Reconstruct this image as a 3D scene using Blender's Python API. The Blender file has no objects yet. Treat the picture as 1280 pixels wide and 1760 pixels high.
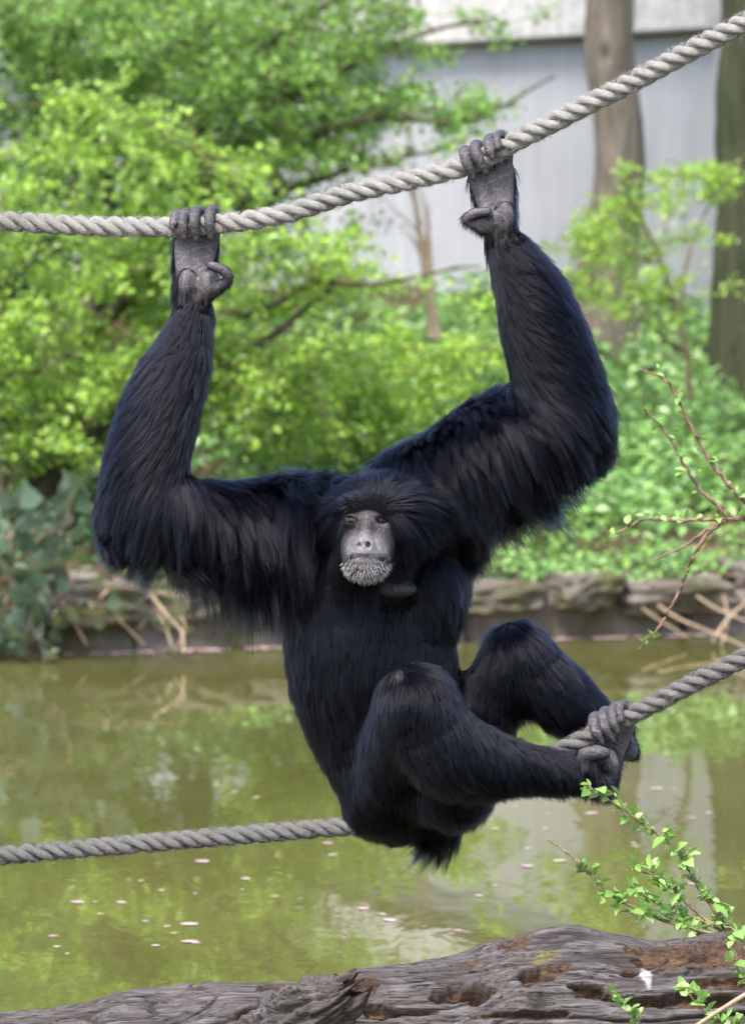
import bpy, math, random
import numpy as np
from mathutils import Vector, Matrix, Euler, kdtree

random.seed(7)
rng = np.random.default_rng(11)
scene = bpy.context.scene
R = math.radians

# ------------------------------------------------------------------ camera
CAM_H = 1.6            # eye height over the pond
F_PX = 9000.0          # focal length in photograph pixels
HORIZON = 300.0        # row of the horizon in the photograph
cam_data = bpy.data.cameras.new('camera')
cam = bpy.data.objects.new('camera', cam_data)
scene.collection.objects.link(cam)
cam.location = (0, 0, CAM_H)
cam.rotation_euler = (R(90), 0, 0)
cam_data.sensor_fit = 'HORIZONTAL'
cam_data.sensor_width = 36.0
cam_data.lens = 36.0 * F_PX / 1280.0
cam_data.shift_y = -(880.0 - HORIZON) / 1280.0
cam_data.clip_start = 0.1
cam_data.clip_end = 3000.0
cam_data.dof.use_dof = True
cam_data.dof.focus_distance = 8.88
cam_data.dof.aperture_fstop = 11.0
scene.camera = cam

# ------------------------------------------------------------------ sky and sun
SUN_EL, SUN_AZ = 58.0, 205.0      # azimuth clockwise from +Y (behind and left of the camera)
world = bpy.data.worlds.new('World')
scene.world = world
world.use_nodes = True
wn = world.node_tree
wn.nodes.clear()
sky = wn.nodes.new('ShaderNodeTexSky')
sky.sky_type = 'NISHITA'
sky.sun_disc = False
sky.sun_elevation = R(SUN_EL)
sky.sun_rotation = R(SUN_AZ)
sky.air_density = 1.0
sky.dust_density = 2.6
sky.ozone_density = 1.0
bg = wn.nodes.new('ShaderNodeBackground')
bg.inputs['Strength'].default_value = 0.15
wo = wn.nodes.new('ShaderNodeOutputWorld')
wn.links.new(sky.outputs[0], bg.inputs[0])
wn.links.new(bg.outputs[0], wo.inputs[0])
sun_data = bpy.data.lights.new('sun', 'SUN')
sun_data.energy = 2.3
sun_data.angle = R(18)
sun_data.color = (1.0, 0.97, 0.93)
sun = bpy.data.objects.new('sun', sun_data)
scene.collection.objects.link(sun)
_d = Vector((math.sin(R(SUN_AZ)) * math.cos(R(SUN_EL)), math.cos(R(SUN_AZ)) * math.cos(R(SUN_EL)), math.sin(R(SUN_EL))))
sun.rotation_euler = _d.to_track_quat('Z', 'Y').to_euler()
scene.view_settings.view_transform = 'Standard'
scene.view_settings.look = 'None'
scene.view_settings.gamma = 1.0
scene.view_settings.exposure = 1.55
scene.cycles.use_denoising = True
scene.cycles.max_bounces = 6
scene.cycles.transparent_max_bounces = 8

# ------------------------------------------------------------------ helpers
COL = scene.collection

def at(px, py, d):
    """a point of the place that lies d metres away in the direction of a photograph pixel"""
    return np.array([(px - 640.0) * d / F_PX, d, CAM_H - (py - HORIZON) * d / F_PX])

def P(px, py, dy=0.0):
    return at(px, py, 9.0 + dy)

def props(o, label=None, cat=None, group=None, kind=None):
    if label: o['label'] = label
    if cat: o['category'] = cat
    if group: o['group'] = group
    if kind: o['kind'] = kind
    return o

def link(name, data, parent=None, loc=None):
    o = bpy.data.objects.new(name, data)
    COL.objects.link(o)
    if parent is not None: o.parent = parent
    if loc is not None: o.location = loc
    return o

def thing(name, label, cat, loc=(0, 0, 0), group=None):
    o = link(name, None, None, loc)
    o.empty_display_size = 0.1
    return props(o, label, cat, group)

def mesh(name, verts, faces, mat=None, smooth=True, attrs=None, uv=None):
    """faces: an (n,3)/(n,4) array or a list of such arrays"""
    me = bpy.data.meshes.new(name)
    verts = np.asarray(verts, np.float32).reshape(-1, 3)
    if not isinstance(faces, list): faces = [faces]
    faces = [np.asarray(f, np.int32) for f in faces if len(f)]
    nl = sum(f.size for f in faces); nf = sum(len(f) for f in faces)
    me.vertices.add(len(verts)); me.loops.add(nl); me.polygons.add(nf)
    me.vertices.foreach_set('co', verts.ravel())
    loops = np.concatenate([f.ravel() for f in faces])
    me.loops.foreach_set('vertex_index', loops)
    tot = np.concatenate([np.full(len(f), f.shape[1], np.int32) for f in faces])
    st = np.concatenate([[0], np.cumsum(tot)[:-1]]).astype(np.int32)
    me.polygons.foreach_set('loop_start', st)
    me.polygons.foreach_set('loop_total', tot)
    me.polygons.foreach_set('use_smooth', np.full(nf, smooth, bool))
    if attrs:
        for k, v in attrs.items():
            a = me.attributes.new(k, 'FLOAT', 'POINT')
            a.data.foreach_set('value', np.asarray(v, np.float32))
    if uv is not None:
        l = me.uv_layers.new(name='UVMap')
        l.data.foreach_set('uv', np.asarray(uv, np.float32)[loops].ravel())
    me.update(calc_edges=True)
    if mat: me.materials.append(mat)
    return me

def spline(pts, n):
    """Catmull-Rom through pts (m,k), n samples evenly spread along its length"""
    p = np.asarray(pts, float)
    q = np.vstack([2 * p[0] - p[1], p, 2 * p[-1] - p[-2]])
    out = []
    for i in range(1, len(q) - 2):
        t = np.linspace(0, 1, 24, endpoint=False)[:, None]
        a, b, c, d = q[i - 1], q[i], q[i + 1], q[i + 2]
        out.append(0.5 * (2 * b + (c - a) * t + (2 * a - 5 * b + 4 * c - d) * t ** 2 + (-a + 3 * b - 3 * c + d) * t ** 3))
    out.append(p[-1:])
    o = np.vstack(out)
    s = np.concatenate([[0], np.cumsum(np.linalg.norm(np.diff(o[:, :3], axis=0), axis=1))])
    si = np.linspace(0, s[-1], n)
    return np.stack([np.interp(si, s, o[:, k]) for k in range(o.shape[1])], 1), s[-1]

def frames(path):
    t = np.gradient(path, axis=0)
    t /= np.linalg.norm(t, axis=1)[:, None] + 1e-12
    ref = np.where(np.abs(t[:, 2:3]) > 0.9, np.array([[1., 0, 0]]), np.array([[0, 0, 1.]]))
    side = np.cross(t, ref); side /= np.linalg.norm(side, axis=1)[:, None] + 1e-12
    up = np.cross(side, t)
    return t, side, up

def tube(path, rad, seg=8, wob=0.0):
    """verts, faces of a tapered tube along path"""
    path = np.asarray(path, float); n = len(path)
    rad = np.broadcast_to(np.asarray(rad, float), (n,))
    t, sd, up = frames(path)
    a = np.linspace(0, 2 * np.pi, seg, endpoint=False)
    rr = rad[:, None] * (1 + wob * rng.standard_normal((n, seg)))
    v = path[:, None, :] + rr[..., None] * (np.cos(a)[None, :, None] * sd[:, None, :] + np.sin(a)[None, :, None] * up[:, None, :])
    v = v.reshape(-1, 3)
    i = np.arange(n - 1)[:, None] * seg; j = np.arange(seg)[None, :]; j2 = (j + 1) % seg
    f = np.stack([i + j, i + seg + j, i + seg + j2, i + j2], -1).reshape(-1, 4)[:, ::-1]
    v = np.vstack([v, path[0], path[-1]]); c0, c1 = n * seg, n * seg + 1
    jj = np.arange(seg); jn = (jj + 1) % seg
    e0 = np.stack([np.full(seg, c0), jn, jj], 1)[:, ::-1]
    e1 = np.stack([np.full(seg, c1), (n - 1) * seg + jj, (n - 1) * seg + jn], 1)[:, ::-1]
    return v, f, np.vstack([e0, e1])

def join(parts):
    vs, q, t, o = [], [], [], 0
    for v, f, e in parts:
        vs.append(v); q.append(f + o); t.append(e + o); o += len(v)
    return np.vstack(vs), [np.vstack(q), np.vstack(t)]

def hash3(i, j, k, seed):
    h = (i.astype(np.int64) * 374761393 + j.astype(np.int64) * 668265263 + k.astype(np.int64) * 2147483647 + seed * 144269504) & 0xffffffff
    h = ((h ^ (h >> 13)) * 1274126177) & 0xffffffff
    h = ((h ^ (h >> 16)) * 2246822519) & 0xffffffff
    return ((h ^ (h >> 15)) & 0xffff) / 65535.0

def vnoise(p, seed=0):
    """value noise in -1..1 at points (...,3)"""
    f = np.floor(p).astype(np.int64); w = p - f
    w = w * w * w * (w * (w * 6 - 15) + 10)
    r = 0
    for dx in (0, 1):
        for dy in (0, 1):
            for dz in (0, 1):
                ww = (w[..., 0] if dx else 1 - w[..., 0]) * (w[..., 1] if dy else 1 - w[..., 1]) * (w[..., 2] if dz else 1 - w[..., 2])
                r = r + ww * hash3(f[..., 0] + dx, f[..., 1] + dy, f[..., 2] + dz, seed)
    return r * 2 - 1

def fbm(p, oct=4, seed=0, gain=0.5):
    r, a = 0, 1.0
    for o in range(oct):
        r = r + a * vnoise(p * (2 ** o), seed + o); a *= gain
    return r

# ------------------------------------------------------------------ materials
class Mat:
    def __init__(s, name):
        s.m = bpy.data.materials.new(name); s.m.use_nodes = True
        s.t = s.m.node_tree; s.t.nodes.clear()
        s.out = s.n('ShaderNodeOutputMaterial')
    def n(s, kind, **kw):
        nd = s.t.nodes.new(kind)
        for k, v in kw.items(): setattr(nd, k, v)
        return nd
    def l(s, a, b): s.t.links.new(a, b)
    def val(s, node, **kw):
        for k, v in kw.items(): node.inputs[k.replace('_', ' ')].default_value = v
        return node
    def noise(s, scale, detail=4, rough=0.55, vec=None, dist=0.0):
        nd = s.n('ShaderNodeTexNoise')
        s.val(nd, Scale=scale, Detail=detail, Roughness=rough, Distortion=dist)
        if vec is not None: s.l(vec, nd.inputs['Vector'])
        return nd.outputs['Fac']
    def coords(s, kind='Object', scale=(1, 1, 1)):
        tc = s.n('ShaderNodeTexCoord'); mp = s.n('ShaderNodeMapping')
        mp.inputs['Scale'].default_value = scale
        s.l(tc.outputs[kind], mp.inputs['Vector'])
        return mp.outputs['Vector']
    def ramp(s, fac, stops):
        r = s.n('ShaderNodeValToRGB')
        e = r.color_ramp.elements
        while len(e) < len(stops): e.new(0.5)
        for i, (p, c) in enumerate(stops):
            e[i].position = p; e[i].color = (*c, 1) if len(c) == 3 else c
        s.l(fac, r.inputs['Fac'])
        return r.outputs['Color']
    def mix(s, fac, a, b, blend='MIX'):
        m = s.n('ShaderNodeMix', data_type='RGBA', blend_type=blend)
        for v, i in ((fac, 0), (a, 6), (b, 7)):
            if hasattr(v, 'is_linked'): s.l(v, m.inputs[i])
            elif i == 0: m.inputs[0].default_value = v
            else: m.inputs[i].default_value = (*v, 1)
        return m.outputs[2]
    def math(s, op, a, b=0.5, clamp=False):
        m = s.n('ShaderNodeMath', operation=op, use_clamp=clamp)
        for i, v in ((0, a), (1, b)):
            if hasattr(v, 'is_linked'): s.l(v, m.inputs[i])
            else: m.inputs[i].default_value = v
        return m.outputs[0]
    def attr(s, name):
        a = s.n('ShaderNodeAttribute', attribute_name=name)
        return a.outputs['Fac']
    def bump(s, h, dist=0.01, strength=1.0, normal=None):
        b = s.n('ShaderNodeBump')
        b.inputs['Strength'].default_value = strength; b.inputs['Distance'].default_value = dist
        s.l(h, b.inputs['Height'])
        if normal is not None: s.l(normal, b.inputs['Normal'])
        return b.outputs['Normal']
    def bsdf(s, color, rough=0.7, normal=None, spec=0.3, **kw):
        b = s.n('ShaderNodeBsdfPrincipled')
        if hasattr(color, 'is_linked'): s.l(color, b.inputs['Base Color'])
        else: b.inputs['Base Color'].default_value = (*color, 1)
        if hasattr(rough, 'is_linked'): s.l(rough, b.inputs['Roughness'])
        else: b.inputs['Roughness'].default_value = rough
        b.inputs['Specular IOR Level'].default_value = spec
        if normal is not None: s.l(normal, b.inputs['Normal'])
        for k, v in kw.items(): b.inputs[k.replace('_', ' ')].default_value = v
        s.l(b.outputs[0], s.out.inputs['Surface'])
        return b

def leaf_material(name, dark, mid, light, trans=0.45, island=True, gloss=0.10):
    m = Mat(name)
    if island:
        g = m.n('ShaderNodeNewGeometry'); rnd = g.outputs['Random Per Island']
    else:
        g = m.n('ShaderNodeObjectInfo'); rnd = g.outputs['Random']
    col = m.ramp(rnd, [(0.0, dark), (0.5, mid), (1.0, light)])
    big = m.noise(2.2, 2, vec=m.coords('Object'))
    col = m.mix(m.math('MULTIPLY', big, 0.35), col, light)
    d = m.n('ShaderNodeBsdfDiffuse'); t = m.n('ShaderNodeBsdfTranslucent'); gl = m.n('ShaderNodeBsdfGlossy')
    m.l(col, d.inputs['Color'])
    tc = m.mix(1.0, col, (1.0, 1.0, 0.55), 'MULTIPLY')
    m.l(tc, t.inputs['Color'])
    gl.inputs['Roughness'].default_value = 0.42
    a = m.n('ShaderNodeMixShader'); a.inputs[0].default_value = trans
    m.l(d.outputs[0], a.inputs[1]); m.l(t.outputs[0], a.inputs[2])
    fr = m.n('ShaderNodeFresnel'); fr.inputs['IOR'].default_value = 1.35
    b = m.n('ShaderNodeMixShader'); m.l(m.math('ADD', m.math('MULTIPLY', fr.outputs[0], 0.7), gloss * 0.25), b.inputs[0])
    m.l(a.outputs[0], b.inputs[1]); m.l(gl.outputs[0], b.inputs[2])
    m.l(b.outputs[0], m.out.inputs['Surface'])
    return m.m

def bark_material(name, dark, light, scale=9, stretch=0.18, bump=0.02):
    m = Mat(name)
    v = m.coords('Object', (1, 1, stretch))
    n1 = m.noise(scale * 2, 6, 0.65, v, 0.6); n2 = m.noise(scale * 0.25, 3, 0.5)
    c = m.ramp(n1, [(0.3, dark), (0.7, light)])
    c = m.mix(m.math('MULTIPLY', n2, 0.5), c, (0.06, 0.085, 0.03))
    m.bsdf(c, 0.9, m.bump(n1, bump, 0.9), 0.15)
    return m.m

M_twig = Mat('twig_bark')
M_twig.bsdf(M_twig.ramp(M_twig.noise(60, 3), [(0.3, (0.10, 0.065, 0.04)), (0.7, (0.24, 0.17, 0.11))]), 0.75, None, 0.3)
M_twig = M_twig.m
M_bark = bark_material('hawthorn_bark', (0.035, 0.026, 0.02), (0.13, 0.10, 0.075))
M_leaf_bright = leaf_material('young_leaf', (0.13, 0.29, 0.03), (0.27, 0.47, 0.045), (0.46, 0.64, 0.085), 0.5)
M_leaf_mid = leaf_material('mid_leaf', (0.075, 0.20, 0.03), (0.17, 0.35, 0.05), (0.31, 0.50, 0.08), 0.45)
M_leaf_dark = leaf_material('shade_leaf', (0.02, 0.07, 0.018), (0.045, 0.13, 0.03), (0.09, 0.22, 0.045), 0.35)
M_leaf_herb = leaf_material('herb_leaf', (0.08, 0.21, 0.045), (0.18, 0.37, 0.085), (0.33, 0.54, 0.15), 0.4)

# ================================================================== SETTING
def bank_y(x):                     # far edge of the pond
    return 17.45 + (x + 1.24) * 0.34

def ground_h(x, y):
    s = np.clip((y - bank_y(x)) / 6.5, 0, 1)
    h = 0.19 + 0.80 * s ** 1.05
    p = np.stack([x * 1.6, y * 1.6, np.zeros_like(x)], -1)
    return h + 0.05 * fbm(p, 3, 3) * np.clip((y - bank_y(x)) * 3, 0, 1)

# ground beyond the pond, one sheet out to the horizon
gx = np.concatenate([np.linspace(-900, -8, 18, endpoint=False), np.linspace(-8, 8, 90), np.linspace(8, 900, 19)[1:]])
gv = np.concatenate([np.linspace(0, 10, 70), 10 * 1.28 ** np.arange(1, 20)])
GX, GV = np.meshgrid(gx, gv, indexing='ij')
BY = np.where(np.abs(GX) > 8, bank_y(np.clip(GX, -8, 8)), bank_y(GX))
GY = BY + 0.03 + GV
GZ = ground_h(np.clip(GX, -8, 8), GY + (bank_y(np.clip(GX, -8, 8)) - BY))
nx, ny = GX.shape
idx = np.arange(nx * ny).reshape(nx, ny)
gf = np.stack([idx[:-1, :-1], idx[1:, :-1], idx[1:, 1:], idx[:-1, 1:]], -1).reshape(-1, 4)
m = Mat('leaf_litter_soil')
n1 = m.noise(5, 5, 0.6, m.coords()); n2 = m.noise(45, 4, 0.7, m.coords())
c = m.ramp(n2, [(0.3, (0.06, 0.035, 0.022)), (0.55, (0.15, 0.10, 0.065)), (0.75, (0.27, 0.20, 0.14))])
c = m.mix(m.ramp(n1, [(0.45, (0, 0, 0)), (0.6, (1, 1, 1))]), c, (0.055, 0.10, 0.028))
m.bsdf(c, 0.95, m.bump(n2, 0.03), 0.1)
M_soil = m.m
props(link('ground', mesh('ground', np.stack([GX, GY, GZ], -1).reshape(-1, 3), gf, M_soil)), kind='structure')
# near shore, under the camera's feet
sx = np.linspace(-12, 12, 60); sy = np.linspace(-6, 8.25, 40)
SX, SY = np.meshgrid(sx, sy, indexing='ij')
SZ = 0.10 + 0.04 * fbm(np.stack([SX, SY, SX * 0], -1) * 1.4, 3, 9) - 0.3 * np.clip((SY - 7.7) / 0.5, 0, 1) ** 2
idx = np.arange(SX.size).reshape(SX.shape)
sf = np.stack([idx[:-1, :-1], idx[1:, :-1], idx[1:, 1:], idx[:-1, 1:]], -1).reshape(-1, 4)
props(link('near_shore', mesh('near_shore', np.stack([SX, SY, SZ], -1).reshape(-1, 3), sf, M_soil)), kind='structure')

# pond: murky olive water with a slow ripple
m = Mat('pond_water')
v = m.coords('Object', (1.0, 0.33, 1))
r1 = m.noise(5.5, 3, 0.5, v, 0.4); r2 = m.noise(26, 2, 0.5, v)
h = m.math('ADD', r1, m.math('MULTIPLY', r2, 0.10))
murk = m.ramp(m.noise(1.2, 3, 0.5, m.coords('Object', (1, 0.5, 1))), [(0.3, (0.076, 0.074, 0.021)), (0.7, (0.112, 0.107, 0.033))])
m.bsdf(murk, 0.018, m.bump(h, 0.0026, 0.5), 0.5, IOR=1.33)
M_water = m.m
wv = [(-60, 7.9, 0), (60, 7.9, 0), (60, 45, 0), (-60, 45, 0)]
wv = [(-60, 7.6, 0), (60, 7.6, 0), (60, bank_y(8) + 0.2, 0), (8, bank_y(8) + 0.2, 0), (-8, bank_y(-8) + 0.2, 0), (-60, bank_y(-8) + 0.2, 0)]
me = bpy.data.meshes.new('pond_water'); me.from_pydata(wv, [], [(0, 1, 2, 3, 4, 5)]); me.materials.append(M_water)
props(link('pond_water', me), kind='structure')

# ------------------------------------------------------------------ stone edge of the pond
m = Mat('bank_stone')
n1 = m.noise(7, 6, 0.65, m.coords()); n2 = m.noise(60, 4, 0.6, m.coords()); n3 = m.noise(3.0, 3, 0.5, m.coords())
c = m.ramp(n1, [(0.28, (0.075, 0.06, 0.05)), (0.55, (0.23, 0.195, 0.17)), (0.8, (0.40, 0.355, 0.32))])
c = m.mix(m.ramp(n3, [(0.5, (0, 0, 0)), (0.68, (1, 1, 1))]), c, (0.075, 0.075, 0.025))
oi = m.n('ShaderNodeObjectInfo')
c = m.mix(m.math('MULTIPLY', oi.outputs['Random'], 0.4), c, (0.12, 0.09, 0.07))
m.bsdf(c, 0.92, m.bump(n2, 0.02, 0.8), 0.15)
M_stone = m.m
def rock(w, d, h, seed, rough=0.12):
    """a worn block, subdivided and uneven"""
    n = 15
    u = np.linspace(-1, 1, n)
    vs, fs, off = [], [], 0
    for ax in range(3):
        for sg in (-1, 1):
            A, B = np.meshgrid(u, u, indexing='ij')
            p = np.zeros((n, n, 3)); o = [k for k in range(3) if k != ax]
            p[..., ax] = sg; p[..., o[0]] = A; p[..., o[1]] = B
            i = np.arange(n * n).reshape(n, n) + off
            q = np.stack([i[:-1, :-1], i[1:, :-1], i[1:, 1:], i[:-1, 1:]], -1).reshape(-1, 4)
            flip = (sg > 0) == (ax == 1)
            fs.append(q[:, ::-1] if flip else q); vs.append(p.reshape(-1, 3)); off += n * n
    p = np.vstack(vs)
    ln = (np.abs(p) ** 9).sum(1) ** (1 / 9.0)
    p = p / ln[:, None]
    p = p * (1 + rough * fbm(p * 1.7 + seed * 3.1, 4, seed, 0.65)[:, None])
    return p * np.array([w, d, h]) / 2, np.vstack(fs)

bank = thing('stone_bank', 'low worn stone edging along the far side of the green pond', 'stone edging', (0, 17.9, 0))
x = -5.6; k = 0
while x < 5.6:
    w = random.uniform(0.22, 0.48)
    yb = bank_y(x + w / 2)
    v, f = rock(w * 0.99, random.uniform(0.30, 0.4), random.uniform(0.10, 0.15), k)
    o = link('stone', mesh('stone', v, f, M_stone), bank, (x + w / 2, yb + 0.06 + random.uniform(-.03, .03) - 17.9, 0.155 + random.uniform(-0.015, 0.02)))
    o.rotation_euler = (R(random.uniform(-3, 6)), R(random.uniform(-3, 3)), math.atan(0.34) + R(random.uniform(-4, 4)))
    x += w; k += 1
# the damp earth face under the stones
x = -5.6
while x < 5.6:
    w = random.uniform(0.5, 0.9)
    v, f = rock(w * 1.06, 0.34, 0.26, k, 0.06)
    o = link('footing_stone', mesh('footing_stone', v, f, M_stone), bank, (x + w / 2, bank_y(x + w / 2) + 0.12 - 17.9, 0.02))
    o.rotation_euler = (0, 0, math.atan(0.34)); o['label'] = 'dark damp footing stone at the waterline'
    x += w; k += 1

# ------------------------------------------------------------------ concrete building behind
m = Mat('smooth_concrete')
n1 = m.noise(1.3, 4, 0.6, m.coords()); n2 = m.noise(4, 5, 0.6, m.coords('Object', (3, 3, 0.25))); n3 = m.noise(90, 3, 0.6, m.coords())
c = m.ramp(n1, [(0.3, (0.36, 0.36, 0.37)), (0.7, (0.46, 0.46, 0.47))])
c = m.mix(m.math('MULTIPLY', m.ramp(n2, [(0.45, (0, 0, 0)), (0.75, (1, 1, 1))]), 0.35), c, (0.24, 0.235, 0.23))
m.bsdf(c, 0.85, m.bump(n3, 0.004, 0.6), 0.2)
M_conc = m.m
m = Mat('rough_concrete')
n1 = m.noise(14, 6, 0.7, m.coords()); n2 = m.noise(1.8, 4, 0.6, m.coords())
c = m.ramp(n1, [(0.3, (0.42, 0.40, 0.375)), (0.7, (0.66, 0.63, 0.59))])
c = m.mix(m.ramp(n2, [(0.5, (0, 0, 0)), (0.8, (1, 1, 1))]), c, (0.36, 0.345, 0.32))
m.bsdf(c, 0.95, m.bump(n1, 0.02, 0.8), 0.1)
M_rough = m.m
m = Mat('grey_metal'); m.bsdf((0.42, 0.43, 0.45), 0.5, None, 0.4); M_pipe = m.m

def box(x0, x1, y0, y1, z0, z1, bev=0.006):
    """bevelled box as verts, faces"""
    c = np.array([[(x0 + x1) / 2, (y0 + y1) / 2, (z0 + z1) / 2]]); s = np.array([(x1 - x0) / 2, (y1 - y0) / 2, (z1 - z0) / 2])
    vs, key = [], {}
    for sx in (-1, 1):
        for sy in (-1, 1):
            for sz in (-1, 1):
                for ax in range(3):
                    p = np.array([sx, sy, sz]) * (s - bev); p[ax] = (sx, sy, sz)[ax] * s[ax]
                    key[(sx, sy, sz, ax)] = len(vs); vs.append(p)
    q, t = [], []
    for ax in range(3):
        o = [k for k in range(3) if k != ax]
        for sg in (-1, 1):
            cs = []
            for a, b in ((-1, -1), (1, -1), (1, 1), (-1, 1)):
                g = [0, 0, 0]; g[ax] = sg; g[o[0]] = a; g[o[1]] = b
                cs.append(key[(*g, ax)])
            q.append(cs if (sg > 0) != (ax == 1) else cs[::-1])
        for a in (-1, 1):
            for b in (-1, 1):
                g0 = [0, 0, 0]; g0[ax] = -1; g0[o[0]] = a; g0[o[1]] = b
                g1 = list(g0); g1[ax] = 1
                q.append([key[(*g0, o[0])], key[(*g1, o[0])], key[(*g1, o[1])], key[(*g0, o[1])]])
    for sx in (-1, 1):
        for sy in (-1, 1):
            for sz in (-1, 1):
                t.append([key[(sx, sy, sz, 0)], key[(sx, sy, sz, 1)], key[(sx, sy, sz, 2)]])
    return np.array(vs) + c, [np.array(q), np.array(t)]

WALL_A = np.array([1.60, 24.2]); WALL_DIR = np.array([-1.6, 3.7]); WALL_DIR = WALL_DIR / np.linalg.norm(WALL_DIR)
bld = thing('concrete_building', 'pale grey concrete building with overhanging rough fascia behind the trees', 'building', (*WALL_A, 0))
bld.rotation_euler = (0, 0, math.atan2(WALL_DIR[1], WALL_DIR[0]))
# local x runs along the wall away from the camera, local -y (after rotation) faces the pond
FZ = 2.27
def bpart(name, x0, x1, y0, y1, z0, z1, mat, bev=0.006):
    v, f = box(x0, x1, y0, y1, z0, z1, bev)
    me = mesh(name, v, f, mat, smooth=False)
    return link(name, me, bld)
xx = 0.0
while xx < 16:                      # wall panels with open joints
    w = 1.22
    bpart('wall_panel', xx + 0.004, xx + w - 0.004, -0.30, -0.002, 0.7, FZ - 0.01, M_conc)
    xx += w
bpart('wall_core', 0.05, 16, -3.2, -0.32, 0.6, 3.4, M_conc)
xx = -0.02
while xx < 16:
    bpart('fascia_slab', xx + 0.003, xx + 3.05 - 0.003, -0.34, 0.10, FZ, 3.6, M_rough, 0.012)
    xx += 3.05
bpart('corner_post', -0.09, -0.02, -0.06, 0.03, 0.7, FZ - 0.03, M_pipe)
bpart('roof_edge', -0.06, 16, -3.3, 0.14, 3.602, 3.72, M_pipe)
v, f, e = tube(np.array([[-0.16, 0.02, 0.8], [-0.16, 0.02, 1.6], [-0.16, 0.02, 3.5]]), 0.035, 14)
link('downpipe', mesh('downpipe', v, [f, e], M_pipe), bld)

# ------------------------------------------------------------------ foliage tools
def leaves(pos, size, up_bias=0.6, aspect=0.62):
    """kite-shaped folded leaves, five corners each: verts, faces"""
    n = len(pos)
    nrm = rng.standard_normal((n, 3)); nrm[:, 2] = np.abs(nrm[:, 2]) + up_bias
    nrm[:, 1] -= 0.25
    nrm /= np.linalg.norm(nrm, axis=1)[:, None]
    a = rng.standard_normal((n, 3)); a[:, 2] -= 0.3
    a -= nrm * (a * nrm).sum(1)[:, None]; a /= np.linalg.norm(a, axis=1)[:, None] + 1e-9
    b = np.cross(nrm, a)
    L = size[:, None]; W = L * aspect * 0.5
    fold = 0.22 * L
    base = pos - a * L * 0.45
    tip = pos + a * L * 0.55 - nrm * L * 0.12
    mid = pos + a * L * 0.08
    l = mid + b * W + nrm * fold * 0.5; r = mid - b * W + nrm * fold * 0.5
    v = np.stack([base, l, tip, r], 1).reshape(-1, 3)
    i = np.arange(n)[:, None] * 4
    f = np.vstack([np.hstack([i, i + 2, i + 1]), np.hstack([i, i + 3, i + 2])])
    return v, f

def twig_path(p0, p1, sag=0.0, jit=0.03, n=10):
    t = np.linspace(0, 1, n)[:, None]
    d = np.linalg.norm(p1 - p0)
    mid = (p0 + p1) / 2 + np.array([0, 0, sag * d]) + rng.normal(0, jit * d, 3)
    return (1 - t) ** 2 * p0 + 2 * t * (1 - t) * mid + t ** 2 * p1

def spray_leaves(path, per_m, clump, size, start=0.3):
    """leaf positions in little rosettes along the outer part of a twig"""
    n = len(path)
    seg = path[int(n * start):]
    ln = np.linalg.norm(np.diff(seg, axis=0), axis=1).sum()
    k = max(3, int(ln * per_m))
    t = rng.random(k) ** 0.8 * (len(seg) - 1.001)
    i = t.astype(int); w = (t - i)[:, None]
    c = seg[i] * (1 - w) + seg[i + 1] * w
    c = c + rng.normal(0, clump, (k, 3)) * np.array([1, 1, 0.55])
    m_ = rng.integers(5, 10, k)
    pos = np.repeat(c, m_, 0) + rng.normal(0, size * 0.75, (m_.sum(), 3))
    sz = size * rng.uniform(0.5, 1.5, len(pos))
    return pos, sz

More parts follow.
